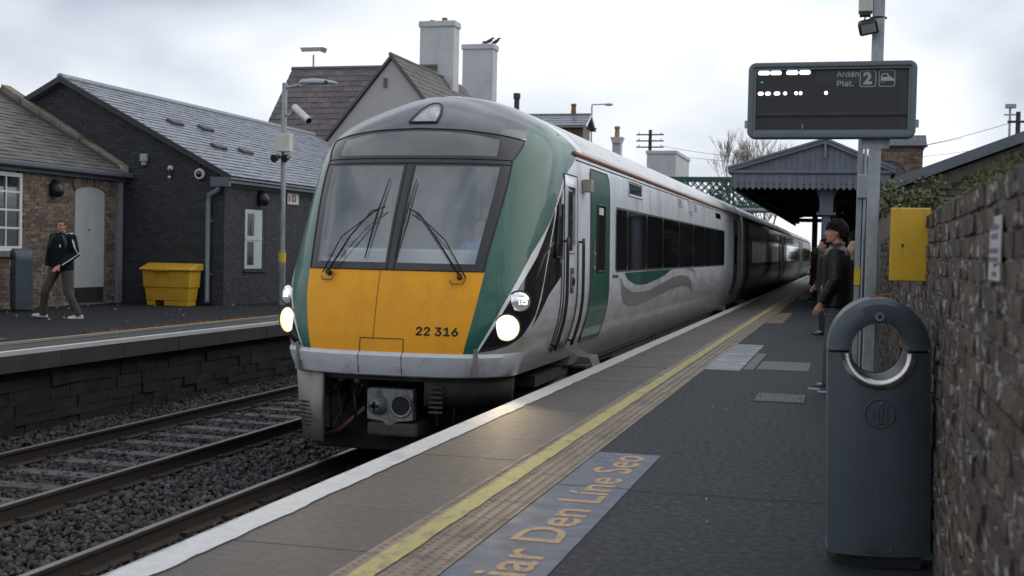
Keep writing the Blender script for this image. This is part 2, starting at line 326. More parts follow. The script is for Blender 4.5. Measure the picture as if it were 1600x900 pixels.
TB, TR = tile_mesh('blister'), tile_mesh('ribbed')
y = 2.4; k = 0
while y < 62:
    piece('tactile_tile', TB if y < 12.6 else TR, (-1.88, y, .004 + random.uniform(-.001, .001)), pl); y += .45
BX('tactile_run', M_tact, -2.095, -1.665, 62.0, 150, -.05, .003, pl)
paint_strip('yellow_line', M_yel, -2.022, -1.905, 1, 150, .0105, pl, .005)
# painted panels with lettering on the asphalt
M_panel = mat('slate_blue_floor_panel', (.095, .11, .145), .5, var=.15, scale=16, bump=.25, bscale=150, rvar=.12, streak=[((.06, .065, .08), (2, 2, 1), .55, .75)])
M_ochre = mat('ochre_floor_lettering', (.42, .27, .14), .6, var=.2, scale=40, bump=.2, bscale=150, streak=[((.2, .15, .12), (14, 14, 1), .52, .72), ((.11, .115, .13), (34, 34, 1), .6, .66)])
BX('warning_panel', M_panel, -1.652, -1.216, 2.0, 8.58, .0005, .004, pl)
text('floor_lettering', 'Fan Taobh Thiar Den Líne Seo', .345, (-1.304, 2.28, .0055), (0, 1, 0), (-1, 0, 0), M_ochre, pl, ext=.001, bold=.004, width=6.17)
M_panel2 = mat('faded_floor_panel', (.15, .165, .2), .45, var=.15, scale=8, bump=.2, bscale=150, rvar=.1, streak=[((.34, .31, .29), (2.2, 5.5, 1), .5, .6), ((.36, .25, .17), (2.5, 2.2, 1), .63, .72)])
BX('warning_panel', M_panel2, -1.67, -1.24, 15.34, 17.55, .0005, .004, pl)
BX('warning_panel', M_panel2, -1.67, -1.24, 17.62, 19.91, .0005, .004, pl)
M_panel3 = mat('worn_orange_floor_panel', (.2, .13, .075), .6, var=.35, scale=9, streak=[((.05, .05, .055), (4, 3, 1), .48, .6)])
BX('warning_panel', M_panel3, -1.64, -1.3, 26.5, 31.5, .0005, .004, pl)
BX('warning_panel', M_panel3, -1.6, -1.3, 42, 47, .0005, .004, pl)
M_patch = mat('asphalt_patch', (.055, .058, .066), .5, var=.2, scale=25, bump=.3, bscale=150)
BX('repair_patch', M_patch, -1.06, -.44, 15.62, 16.9, .0005, .005, pl)
BX('repair_patch', M_patch, -1.215, -1.09, 15.5, 18.2, .0005, .0045, pl)
BX('repair_strip', M_joint, -1.088, -1.066, 15.6, 18.0, .0005, .0035, pl)
M_crack = M_joint
b = MB(); xx = -1.2; pts = [(-1.66, 7.28)]
for i in range(24): pts.append((-1.66 + .088 * (i + 1), 7.28 + .02 * math.sin(i * .9) + random.uniform(-.008, .008)))
for (x0, y0), (x1, y1) in zip(pts, pts[1:]):
    wd = random.uniform(.004, .008); b.add([(x0, y0 - wd, .0062), (x1, y1 - wd, .0062), (x1, y1 + wd, .0062), (x0, y0 + wd, .0062)], [(0, 1, 2, 3)])
b.build('asphalt_crack', M_crack, pl)
# manhole cover
M_iron = mat('cast_iron_cover', (.11, .11, .115), .5, .3, var=.25, scale=20, bump=.4, bscale=140)
mh = empty('manhole_cover', (-.61, 12.55, 0), 'rectangular iron inspection cover set in the near platform', 'manhole cover')
BX('frame', M_joint, -.858, -.362, 12.18, 12.92, .0005, .004, mh)
c_ = BX('cover', M_iron, -.84, -.38, 12.2, 12.9, .002, .009, mh, bevel=.002)
b = MB()
for i in range(16):
    for j in range(24): b.box(-.825 + i * .0275, -.811 + i * .0275, 12.215 + j * .028, 12.229 + j * .028, .0088, .0125)
b.build('tread_studs', M_iron, c_, kind='stuff')
for sx in (-.8, -.42): MB().disc((sx, 12.55, .009), (0, 0, 1), .018, .004, 10).build('keyhole', M_joint, c_)
# ---- far platform
PZ = .02
pf = tag(MB().box(-60, -10.6, -4, 150, -1.3, PZ).build('platform_far', M_asphalt2, kind='structure'), 'dark asphalt platform across the tracks')
me = box_mesh('coping_slab', .66, 1.49, .26, mat('far_coping_concrete', (.036, .035, .034), .75, var=.25, scale=6, rnd=.12, bump=.2, streak=[((.025, .025, .024), (2, 2, 1), .5, .7)]), )
for k in range(40): piece('coping_slab', me, (-10.275 + random.uniform(-.004, .004), 6 + 1.5 * k, PZ - .13 - random.uniform(0, .004)), pf)
BX('coping_run', MATS['far_coping_concrete'], -10.605, -9.95, 66, 150, PZ - .26, PZ - .001, pf)
MB().box(-10.03, -9.947, -2, 150, PZ + .0015, PZ + .0055).build('white_edge_line', M_white, pf)
BX('white_edge_face', M_white, -9.9435, -9.9405, -2, 66, PZ - .05, PZ + .004, pf)
BX('edge_paving', mat('far_edge_paving', (.062, .06, .058), .6, var=.25, scale=14, bump=.2), -10.82, -10.61, -4, 150, PZ, PZ + .004, pf)
MB().box(-10.9, -10.815, -2, 150, PZ + .005, PZ + .009).build('yellow_line', mat('faded_ochre_line', (.3, .21, .1), .6, var=.3, scale=18, streak=[((.08, .07, .06), (4, 4, 1), .58, .75)]), pf)
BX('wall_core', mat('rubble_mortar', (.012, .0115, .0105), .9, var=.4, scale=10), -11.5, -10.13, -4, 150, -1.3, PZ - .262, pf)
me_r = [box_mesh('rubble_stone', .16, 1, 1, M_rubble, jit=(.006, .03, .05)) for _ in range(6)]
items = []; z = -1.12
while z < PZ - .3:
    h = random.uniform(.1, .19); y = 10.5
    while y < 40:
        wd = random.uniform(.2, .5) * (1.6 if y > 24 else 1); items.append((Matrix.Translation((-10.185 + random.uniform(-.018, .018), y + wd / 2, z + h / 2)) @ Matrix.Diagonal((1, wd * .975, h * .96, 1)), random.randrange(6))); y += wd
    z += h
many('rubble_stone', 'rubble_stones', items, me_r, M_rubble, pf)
BX('repair_patch', M_patch, -12.6, -11.3, 13.2, 15.0, PZ, PZ + .003, pf)
# dead leaves along the far yellow line
def leaves(n, fn, size, name, m, parent=None, **k):
    b = MB()
    for i in range(n):
        p = Vector(fn()); s = size * random.uniform(.6, 1.3); a = Vector((random.gauss(0, 1), random.gauss(0, 1), random.gauss(0, 1))).normalized(); c = a.cross(Vector((random.gauss(0, 1), random.gauss(0, 1), random.gauss(0, 1)))).normalized()
        b.add([p - a * s, p + c * s * .55, p + a * s, p - c * s * .55], [(0, 1, 2, 3)])
    return b.build(name, m, parent, **k)
M_deadleaf = mat('dead_leaf', (.16, .075, .03), .8, var=.4, scale=30, rnd=.4)
leaves(700, lambda: (random.gauss(-11.05, .05) , random.uniform(16.5, 22), PZ + .008), .025, 'fallen_leaves', M_deadleaf, label='strip of brown fallen leaves along the far yellow line', cat='leaves', kind='stuff')
leaves(60, lambda: (random.uniform(-16, -12), random.uniform(19, 26), PZ + .01), .03, 'scattered_leaves', mat('pale_leaf', (.3, .24, .1), .8, rnd=.5), label='single pale leaves scattered over the far platform', cat='leaves', kind='stuff')
leaves(40, lambda: (random.uniform(-1.2, .3), random.uniform(5.5, 20), .006), .011, 'platform_litter', mat('paper_scrap', (.45, .45, .44), .8), label='tiny pale scraps of litter on the near platform', cat='litter', kind='stuff')
# ================================================================== THE TRAIN
TX = -4.47; YEND = 15.0
def pchip(pts):
    a = np.array(pts, float); x = a[:, 0]; y = a[:, 1]; h = np.diff(x); d = np.diff(y) / h; m = np.zeros(len(x)); m[0] = d[0]; m[-1] = d[-1]
    for i in range(1, len(x) - 1): m[i] = 0 if d[i - 1] * d[i] <= 0 else 2 * d[i - 1] * d[i] / (d[i - 1] + d[i])
    def f(q):
        q = float(min(max(q, x[0]), x[-1])); i = int(min(max(np.searchsorted(x, q) - 1, 0), len(h) - 1)); t = (q - x[i]) / h[i]
        return float((2 * t**3 - 3 * t**2 + 1) * y[i] + (t**3 - 2 * t**2 + t) * h[i] * m[i] + (-2 * t**3 + 3 * t**2) * y[i + 1] + (t**3 - t**2) * h[i] * m[i + 1])
    return f
PROF = [(-.12, 1.12), (.0, 1.16), (.2, 1.22), (.45, 1.31), (.7, 1.37), (.95, 1.39), (1.5, 1.385), (2.1, 1.375), (2.45, 1.345), (2.65, 1.27), (2.82, 1.11), (2.97, .86), (3.08, .62), (3.15, .38), (3.19, .16), (3.205, .0)]
fW = pchip(PROF)
fY = pchip([(-.12, 11.8), (0, 11.74), (.13, 11.70), (.35, 11.67), (.8, 11.74), (1.19, 11.86), (1.8, 12.14), (2.32, 12.43), (2.6, 12.62), (2.75, 12.76), (2.9, 12.97), (3.02, 13.2), (3.12, 13.5), (3.18, 13.9), (3.205, 14.6)])
fD = pchip([(0, 1.0), (.6, 1.1), (1.19, 1.25), (2.3, 1.5), (2.65, 1.4), (3.0, 1.2), (3.205, .4)])
fN = pchip([(0, 3.0), (.9, 3.0), (1.2, 2.9), (2.3, 3.1), (2.7, 2.7), (3.0, 2.2), (3.205, 2.)])
ANG = np.linspace(0, math.pi / 2, 70); _rows = {}
def nrow(z):
    k = round(z, 4)
    if k not in _rows:
        W_, Y, D, n = fW(z), fY(z), fD(z), fN(z); D = min(D, YEND - Y - .05)
        x = W_ * np.sin(ANG) ** (2 / n); y = Y + D * (1 - np.cos(ANG) ** (2 / n)); s = np.r_[0, np.cumsum(np.hypot(np.diff(x), np.diff(y)))]
        s = s / max(s[-1], 1e-6) * .7; _rows[k] = (np.r_[s, 1.], np.r_[x, W_], np.r_[y, YEND])
    return _rows[k]
def S(t, z, off=0.):
    s, x, y = nrow(z); a = abs(t); p = Vector((TX + math.copysign(1, t) * float(np.interp(a, s, x)), float(np.interp(a, s, y)), z))
    if off: p += SN(t, z) * off
    return p
def SN(t, z):
    e = .004; z0, z1 = max(z - e, .0), min(z + e, 3.203); a = S(min(t + e, 1), z) - S(max(t - e, -1), z); b = S(t, z1) - S(t, z0)
    n = a.cross(b)
    return n.normalized() if n.length > 1e-12 else Vector((0, -1, 0))
def nose_y(x, z):
    s, xx, yy = nrow(z); return float(np.interp(abs(x - TX), xx[:-1], yy[:-1]))
def inpoly(p, poly):
    c = False; n = len(poly); x, y = p
    for i in range(n):
        (x0, y0), (x1, y1) = poly[i], poly[(i + 1) % n]
        if (y0 > y) != (y1 > y) and x < (x1 - x0) * (y - y0) / (y1 - y0) + x0: c = not c
    return c
M_silver = mat('silver_train_paint', (.74, .78, .84), .34, .12, var=.08, scale=3, coat=.2, rvar=.06, dirt=((.19, .155, .12), .25, 1.25), streak=[((.5, .5, .51), (3, 3, .4), .5, .75)])
M_dome = mat('grimy_grey_dome_paint', (.085, .089, .1), .34, .1, var=.18, scale=4, coat=.5, rvar=.1, streak=[((.07, .069, .072), (6, 3, 3), .5, .72)])
M_green = mat('green_train_paint', (.007, .092, .060), .4, .0, spec=.4, var=.12, scale=3, coat=.45, rvar=.06, streak=[((.028, .105, .082), (3, 3, .6), .5, .78)])
M_orange = mat('yellow_warning_paint', (.78, .34, .012), .55, spec=.3, var=.08, scale=4, coat=.0, spots=[((.12, .07, .03), 21, .1), ((.14, .09, .04), 43, .12), ((.3, .3, .3), 2.1, .035)], streak=[((.66, .28, .02), (3, 3, .8), .5, .78)])
M_stripe = mat('light_silver_stripe_paint', (.66, .67, .68), .35, .1, var=.08, scale=4, coat=.2)
M_blackgl = mat('glossy_black_panel', (.012, .012, .015), .12, var=.2, scale=4, coat=.6)
M_surround = mat('windscreen_black_surround', (.022, .022, .027), .3, var=.2, scale=6)
M_rubber = mat('black_rubber', (.012, .012, .012), .6, var=.2)
M_screen = glass('windscreen_glass', (.88, .91, .94), .1, .03, film=.125)
M_dest = mat('destination_glass', (.13, .13, .135), .16, var=.15, scale=3, coat=.3)
M_bump = mat('pale_bumper_paint', (.47, .49, .52), .45, var=.1, scale=6, streak=[((.3, .28, .26), (4, 4, 6), .55, .75)], spots=[((.06, .06, .06), 14, .06)])
M_under = mat('underframe_grime', (.055, .046, .04), .8, var=.35, scale=6, bump=.2)
M_dark = mat('black_cavity_metal', (.012, .012, .012), .8, var=.3)
M_pax = mat('tinted_side_glass', (.016, .017, .019), .05, var=.1, scale=2, coat=.3)
M_alu = mat('bare_aluminium', (.45, .46, .47), .35, .6, var=.1, scale=10)
tr = empty('railcar', (TX, 11.7, -.85), 'leading train car with yellow front, green cab sides and lit headlights', 'train car', 'cars of the train at the near platform')
# ---- nose: one surface, cut into its panels
L1 = [(.335, .37), (.345, .45), (.40, .90), (.48, 1.38), (.575, 1.76), (.635, 2.21)]
L2 = [(.342, .37), (.354, .45), (.416, .90), (.518, 1.35), (.592, 1.86), (.645, 2.21)]
BLK = [(.345, .38), (.40, .40), (.47, .45), (.525, .53), (.585, .75), (.607, 1.08), (.612, 1.38), (.606, 1.80), (.592, 1.86), (.518, 1.35), (.416, .90), (.354, .45)]
REG = [  # name, material, polygon in (|t|, z), both sides?
    ('windscreen_pane', M_screen, [(.020, 1.255), (.272, 1.255), (.276, 2.268), (.020, 2.268)], True),
    ('destination_pane', M_dest, [(0, 2.385), (.262, 2.385), (.272, 2.57), (.2, 2.615), (.1, 2.65), (0, 2.66)], False),
    ('windscreen_surround', M_surround, [(0, 1.178), (.308, 1.178), (.318, 2.34), (.372, 2.585), (.28, 2.63), (.16, 2.675), (0, 2.695)], False),
    ('front_panel', M_orange, [(0, .365), (.292, .365), (.308, 1.178), (0, 1.178)], False),
    ('bumper', M_bump, [(0, .12), (.60, .12), (.60, .365), (0, .365)], False),
    ('headlight_cover', M_blackgl, BLK, True),
    ('silver_stripe', M_stripe, L1 + L2[::-1], True),
    ('cab_side_blade', M_blackgl, [(.650, 2.17), (.657, 1.95), (.78, 1.14), (.70, .93), (.580, .60), (.612, .90), (.622, 1.38), (.617, 1.80), (.606, 1.90)], True),
    ('green_side_panel', M_green, [(.292, .365)] + L1 + [(.70, 2.33), (.80, 2.47), (.90, 2.62), (.78, 2.78), (.66, 2.885), (.55, 2.86), (.45, 2.77), (.385, 2.655), (.372, 2.585), (.318, 2.34), (.308, 1.178)], True),
    ('roof_dome', M_dome, [(0, 2.6), (.5, 2.6), (.72, 2.72), (.75, 3.21), (0, 3.21)], False),
]
SCL = 2.8; cvs = []; ces = []
def addpoly(poly):
    d = []
    for i in range(len(poly)):
        a, b_ = Vector((*poly[i], 0)), Vector((*poly[(i + 1) % len(poly)], 0)); n = max(1, int(Vector(((a - b_).x * SCL, (a - b_).y, 0)).length / .05))
        d += [a.lerp(b_, k / n) for k in range(n)]
    k = len(cvs); cvs.extend([Vector((p.x * SCL, p.y)) for p in d]); ces.extend([(k + i, k + (i + 1) % len(d)) for i in range(len(d))])
for r in REG: addpoly(r[2])
addpoly([(0, .12), (1, .12), (1, 3.2), (0, 3.2)])
for i in range(57):
    for j in range(62): cvs.append(Vector(((i + .5) / 57 * SCL, .12 + (j + .5) / 62 * 3.08)))
vo, eo, fo, *_ = geometry.delaunay_2d_cdt(cvs, ces, [], 0, 1e-5)
vo = [(min(max(p.x / SCL, 0), 1), min(max(p.y, .12), 3.2)) for p in vo]
faces = {r[0]: [] for r in REG}; faces['cab_shell'] = []
for f in fo:
    c = (sum(vo[i][0] for i in f) / 3, sum(vo[i][1] for i in f) / 3)
    for r in REG:
        if inpoly(c, r[2]): faces[r[0]].append(f); break
    else: faces['cab_shell'].append(f)
def shell_part(name, fs, m, sides, parent, thick=0., off=0.):
    b = MB(); nrm = []; idx = {}
    for sgn in sides:
        for f in fs:
            q = []
            for i in f:
                key = (i, sgn if vo[i][0] > 1e-6 else 0)
                if key not in idx:
                    idx[key] = len(b.v); t, z = vo[i]; n = SN(t * sgn, z); b.v.append(S(t * sgn, z) + n * off); nrm.append(n)
                q.append(idx[key])
            b.f.append(tuple(q if sgn > 0 else q[::-1]))
    o = b.build(name, m, parent, smooth=True)
    me = o.data
    # faces must look outwards
    me.normals_split_custom_set_from_vertices([tuple(n) for n in nrm])
    return o
shell = None
for nm, m, poly, both in REG:
    if both:
        for sgn in (1, -1): shell_part(nm, faces[nm], m, (sgn,), tr)
    else: shell_part(nm, faces[nm], m, (1, -1), tr)
shell = shell_part('cab_shell', faces['cab_shell'], M_silver, (1, -1), tr)
# bumper lip: bottom return and top ledge
def band(name, m, t0, t1, zlist, parent, n=60):
    """strip along the nose: zlist = [(z, offset)]"""
    b = MB(); k = len(zlist)
    for i in range(n + 1):
        t = t0 + (t1 - t0) * i / n
        for z, off in zlist:
            p = S(t, z); nn = SN(t, z); nn.z = 0; nn.normalize(); b.v.append(p + nn * (off if off < -.03 else (off + .004) * (1 - (abs(t) / max(abs(t0), abs(t1))) ** 5) - .004 * (abs(t) > .97 * abs(t1))))
    for i in range(n):
        for j in range(k - 1): b.f.append((i * k + j, (i + 1) * k + j, (i + 1) * k + j + 1, i * k + j + 1))
    return b.build(name, m, parent, smooth='auto')
band('bumper_beam', M_bump, -.56, .56, [(.14, -.2), (.125, .0), (.135, .035), (.25, .05), (.33, .045), (.362, .012), (.366, -.01)], tr)
band('bumper_lip', M_under, -.62, .62, [(.13, -.1), (.10, -.05), (.07, -.06), (.06, -.25)], tr)
for t in (-.352, .338):
    b = MB(); 
    p = S(t, .3); n = SN(t, .3); n.z = 0; n.normalize(); u = Vector((0, 0, 1)).cross(n)
    Mx = Matrix((( u.x, n.x, 0, p.x), (u.y, n.y, 0, p.y), (0, 0, 1, .2), (0, 0, 0, 1)))
    b.box(-.03, .03, .03, .065, -.06, .05, Mx); b.box(-.022, .022, .045, .062, .05, .22, Mx)
    b.build('bumper_bracket', mat('grey_bracket', (.2, .2, .19), .6, .3), tr, bevel=.004)
# panel seams of the coupler hatch
b = MB()
for x in (TX - .24, TX + .22):
    b.tube([(x, nose_y(x, z) - (.052 if z < .34 else .003), z) for z in (.15, .25, .33, .37, .44, .50)], .004, 5)
b.tube([(x, nose_y(x, .5) - .003, .5) for x in np.linspace(TX - .24, TX + .22, 10)], .004, 5); b.tube([(TX - .1, nose_y(TX - .1, z) - .001, z) for z in np.linspace(.5, 1.17, 12)], .003, 5)
b.build('hatch_seam', M_dark, tr)
# windscreen trims
def strip(name, m, path, wdt, off, parent, hgt=.012):
    b = MB(); P = []
    for (t0, z0), (t1, z1) in zip(path, path[1:]):
        n = max(2, int(max(abs(t1 - t0) * SCL, abs(z1 - z0)) / .06))
        P += [(t0 + (t1 - t0) * k / n, z0 + (z1 - z0) * k / n) for k in range(n)]
    P.append(path[-1]); b.tube([S(t, z, off) for t, z in P], wdt, 6); return b.build(name, m, parent, smooth=True)
for sg in (1, -1):
    strip('window_gasket', M_rubber, [(sg * a, z) for a, z in ((.0, 1.182), (.304, 1.182), (.314, 2.34), (.368, 2.58), (.28, 2.625), (.16, 2.67), (0, 2.69))], .008, .002, tr)
    strip('window_gasket', M_rubber, [(sg * a, z) for a, z in ((.0, 2.352), (.314, 2.345))], .006, .003, tr)
    strip('window_gasket', M_rubber, [(sg * a, z) for a, z in ((.0, 2.30), (.312, 2.295))], .006, .003, tr)
    strip('window_gasket', M_rubber, [(sg * .012, 1.19), (sg * .012, 2.295)], .006, .003, tr)
# black box behind the destination glass is the dome itself; cab interior
M_cabin = mat('cab_grey_lining', (.34, .36, .37), .7, var=.1)
M_desk = mat('pale_driving_desk', (.62, .68, .68), .5, var=.1, emit=None)
ci = empty('cab_interior', (TX, 13, 0)); ci.parent = tr; ci.location = Vector((TX, 13, 0)) - Vector((TX, 11.7, -.85))
BX('bulkhead', M_cabin, TX - 1.2, TX + 1.2, 14.05, 14.1, .4, 2.75, ci)
BX('bulkhead_door', mat('cab_door_grey', (.5, .52, .53), .6), TX - .38, TX + .3, 14.0, 14.045, .5, 2.3, ci)
BX('cab_floor', M_dark, TX - 1.2, TX + 1.2, 12.4, 14.05, .35, .42, ci)
BX('cab_ceiling', M_cabin, TX - 1.0, TX + 1.0, 12.95, 14.05, 2.40, 2.43, ci)
BX('driving_desk', M_desk, TX - .9, TX + .9, 12.13, 12.7, 1.16, 1.40, ci, bevel=.03)
BX('desk_binnacle', mat('charcoal_binnacle', (.06, .065, .07), .5), TX - .86, TX - .6, 12.1, 12.5, 1.30, 1.47, ci, bevel=.02)
BX('cab_cupboard', mat('white_cupboard', (.6, .62, .63), .5), TX - 1.15, TX - .62, 13.5, 14.0, .42, 2.25, ci, bevel=.01)
BX('driver_seat', M_dark, TX + .28, TX + .8, 13.5, 13.62, .6, 1.5, ci, bevel=.05)
# wipers
for i, (tp, zp, te, ze, bt0, bz0, bt1, bz1) in enumerate(((-.212, 1.13, -.046, 1.80, -.088, 1.28, -.052, 2.12), (.232, 1.12, .032, 1.78, .015, 1.3, .034, 2.1))):
    pv = S(tp, zp, .05)
    wp = MB().tube([S(tp, zp, -.01), S(tp, zp, .06)], .028, 10).build('wiper', M_rubber, tr, smooth='auto')
    MB().tube([S(tp, zp, .05), S(tp + (te - tp) * .45, zp + (ze - zp) * .52, .1), S(tp + (te - tp) * .8, zp + (ze - zp) * .9, .1), S(te, ze, .055)], [.011, .0095, .009, .0095], 6).build('wiper_arm', M_rubber, wp, smooth=True)
    d = -.028 if i == 0 else .026
    MB().tube([S(tp + d * .7, zp - .01, .05), S(tp + d + (te - tp) * .45, zp + (ze - zp) * .5, .11), S(te + d * .55, ze - .01, .055)], .007, 6).build('wiper_arm', M_rubber, wp, smooth=True)
    MB().tube([S(bt0, bz0, .03), S((bt0 + bt1) / 2, (bz0 + bz1) / 2, .045), S(bt1, bz1, .03)], [.006, .012, .005], 6).build('wiper_blade', M_rubber, wp, smooth=True)
    MB().tube([S(tp - .03, zp - .03, .02), S(tp - .02, zp - .075, .03), S(tp + .015, zp - .07, .03), S(tp + .02, zp, .02)], .005, 5).build('washer_hose', M_rubber, wp, smooth=True)
# headlights
M_warm = mat('lit_headlight_lens', (.9, .8, .6), .2, emit=(1, .84, .58), estr=1.1)
_t = M_warm.node_tree; _lw = N(_t, 'ShaderNodeLayerWeight'); _lw.inputs[0].default_value = .35; _rp = N(_t, 'ShaderNodeValToRGB'); _rp.color_ramp.elements[0].position = .1; _rp.color_ramp.elements[0].color = (1, .93, .78, 1); _rp.color_ramp.elements[1].position = .75; _rp.color_ramp.elements[1].color = (.95, .5, .16, 1)
_t.links.new(_lw.outputs['Facing'], _rp.inputs[0]); _t.links.new(_rp.outputs[0], _t.nodes['Principled BSDF'].inputs['Emission Color'])
M_cool = mat('glowing_lamp_reflector', (.75, .76, .78), .12, .9, var=.3, scale=45, emit=(1, 1, 1), estr=.12)  # reflector given a weak white glow of its own
M_led = mat('lit_led', (1, 1, 1), .3, emit=(.93, .95, 1), estr=1.6)
def lens(name, m, t, z, r, parent, off=.012, tilt=.45, squash=1., bulge=.03):
    c = S(t, z); n = (SN(t, z) * (1 - tilt) + Vector((0, -1, 0)) * tilt).normalized(); up = Vector((0, 0, 1)); a = up.cross(n).normalized(); u = n.cross(a); b = MB(); rings = []
    for k in range(5):
        f = k / 4; rr = r * math.cos(f * math.pi / 2 * .92); rings.append([c + n * (off + bulge * math.sin(f * math.pi / 2)) + (a * math.cos(2 * math.pi * j / 28) + u * squash * math.sin(2 * math.pi * j / 28)) * rr for j in range(28)])
    rings.insert(0, [p - n * .04 for p in rings[0]])
    rim = [c + n * (off + .004) + (a * math.cos(2 * math.pi * j / 28) + u * squash * math.sin(2 * math.pi * j / 28)) * (r + .006) for j in range(29)]
    MB().tube(rim, .008, 6).build('lamp_rim', M_rubber, parent, smooth=True)
    b.loft(rings); return b.build(name, m, parent, smooth=True), c, n
for sg in (1, -1):
    hl, c, n = lens('headlight', M_warm, sg * .428, .628, .132, tr, off=.02, squash=1.0)
    h2, c2, n2 = lens('running_light', M_cool, sg * .455, .888, .118, tr, off=.018, squash=.85)
    cc, cn = S(sg * (.46), .888), n2
    b = MB(); a = Vector((0, 0, 1)).cross(cn).normalized(); u = cn.cross(a)
    for i in range(4):
        for j in range(3):
            q = cc + cn * .048 + a * (.026 * (i - 1.5) + .02 + random.uniform(-.006, .006)) + u * (.026 * (j - 1) + random.uniform(-.006, .006)); b.ell(q, .012, .012, .012, nu=8, nv=5)
    b.build('led_cluster', M_led, h2, kind='stuff')
    ld = bpy.data.lights.new('headlight_beam', 'SPOT'); ld.energy = 34; ld.color = (1, .76, .45); ld.spot_size = R_(70); ld.spot_blend = .6; ld.shadow_soft_size = .12
    lo = bpy.data.objects.new('headlight_beam', ld); COL.objects.link(lo); lo.parent = tr; lo.location = c + Vector((0, -.12, 0)) - Vector((TX, 11.7, -.85)); lo.rotation_euler = Vector((.12, -1, -.12)).to_track_quat('-Z', 'Y').to_euler()
# roof light
M_rlens = mat('roof_light_lens', (.42, .43, .46), .25, .3, var=.25, scale=30, emit=(1, .98, .95), estr=.0)
RL = [(-.050, 2.755), (.053, 2.755), (.058, 2.86), (.05, 2.95), (.03, 2.99), (.0, 2.995), (-.02, 2.97), (-.038, 2.9)]
def patch(name, m, poly, off, parent, smooth=True):
    b = MB(); b.v = [S(t, z, off) for t, z in poly] + [S(sum(p[0] for p in poly) / len(poly), sum(p[1] for p in poly) / len(poly), off + .012)]; n = len(poly); b.f = [(i, (i + 1) % n, n) for i in range(n)]; b.v += [S(t, z, -.01) for t, z in poly]; b.f += [(i + n + 1, (i + 1) % n + n + 1, (i + 1) % n, i) for i in range(n)]
    return b.build(name, m, parent, smooth=smooth)
rl = patch('roof_light', M_rlens, RL, .014, tr); strip('roof_light_frame', M_rubber, RL + [RL[0]], .012, .012, rl)
text('unit_number', '22 316', .155, (TX + .335, 0, .545), (1, 0, 0), (0, 0, 1), M_dark, tr, ext=.001, bold=0, fat=.0035, width=.415, fn=lambda p, e_: Vector((p.x, nose_y(p.x, p.z) - .003 - e_, p.z)))
# ---- body behind the cab
def sideX(z): return TX + fW(z)
def body(y0, y1, parent, m, name='body_side', zmin=.0):
    zs = [z for z in np.linspace(zmin, 2.6, 40)] + [z for z, w_ in PROF if z > 2.62]; zs = sorted(set(round(float(z), 3) for z in zs))
    ring = [(TX + fW(z), z) for z in zs] + [(TX - fW(z), z) for z in zs[::-1][1:]]
    ys = np.linspace(y0, y1, 12); b = MB(); n = len(ring)
    for y in ys: b.v += [(x, y, z) for x, z in ring]
    for i in range(len(ys) - 1):
        for j in range(n - 1): b.f.append((i * n + j, i * n + j + 1, (i + 1) * n + j + 1, (i + 1) * n + j)[::-1])
    b.f.append(tuple(range(n))); k = (len(ys) - 1) * n; b.f.append(tuple(range(k + n - 1, k - 1, -1)))
    return b.build(name, m, parent, smooth='auto')
def side_panel(name, m, y0, y1, z0, z1, off, parent, sg=1, r=.0, poly=None, thick=.004):
    """panel hugging the body side; poly in (y, z)"""
    b = MB(); nz = max(2, int((z1 - z0) / .08)) + 1
    zz = np.linspace(z0, z1, nz)
    for o_ in (off, -.006):
        for z in zz:
            ins = 0
            if r:
                e_ = min(z - z0, z1 - z); ins = r - math.sqrt(max(0, r * r - (r - min(e_, r)) ** 2))
            for y in (y0 + ins, y1 - ins): b.v.append((TX + sg * (fW(z) + o_), y, z))
    n2 = nz * 2
    for i in range(nz - 1):
        q = (2 * i, 2 * i + 1, 2 * i + 3, 2 * i + 2); b.f.append(q if sg > 0 else q[::-1])
        for a, c in ((2 * i, 2 * i + 2), (2 * i + 3, 2 * i + 1)): b.f.append((a, c, c + n2, a + n2) if sg > 0 else (a + n2, c + n2, c, a))
    for a, c in ((0, 1), (n2 - 1, n2 - 2)): b.f.append((a, a + n2, c + n2, c) if sg > 0 else (c, c + n2, a + n2, a))
    return b.build(name, m, parent, smooth='auto')
def side_poly(name, m, poly, off, parent, sg=1):
    pts = [Vector((p[0], p[1])) for p in poly]; n = len(pts); ed = [(i, (i + 1) % n) for i in range(n)]
    ymin, ymax = min(p[0] for p in poly), max(p[0] for p in poly); zmin, zmax = min(p[1] for p in poly), max(p[1] for p in poly)
    for y in np.arange(ymin, ymax, .25):
        for z in np.arange(zmin, zmax, .06):
            if inpoly((y, z), poly): pts.append(Vector((y, z)))
    v, _, f, *_ = geometry.delaunay_2d_cdt(pts, ed, [], 1, 1e-5); b = MB(); b.v = [(TX + sg * (fW(p.y) + off), p.x, p.y) for p in v]; b.f = [tuple(q) for q in f]
    return b.build(name, m, parent, smooth=True)
M_copper = mat('rusty_orange_cantrail', (.30, .13, .06), .6, var=.35, scale=10, streak=[((.16, .14, .13), (3, 3, 8), .5, .7)])
M_roof = mat('pale_train_roof', (.62, .63, .64), .4, .15, var=.1, scale=2, streak=[((.42, .42, .42), (2, .6, 4), .5, .75)])
M_swoosh = mat('grey_swoosh', (.3, .295, .295), .35, .2, var=.1, scale=3, coat=.2, dirt=((.16, .13, .1), .2, 1.1))
M_grille = mat('vent_dark', (.06, .06, .06), .6)
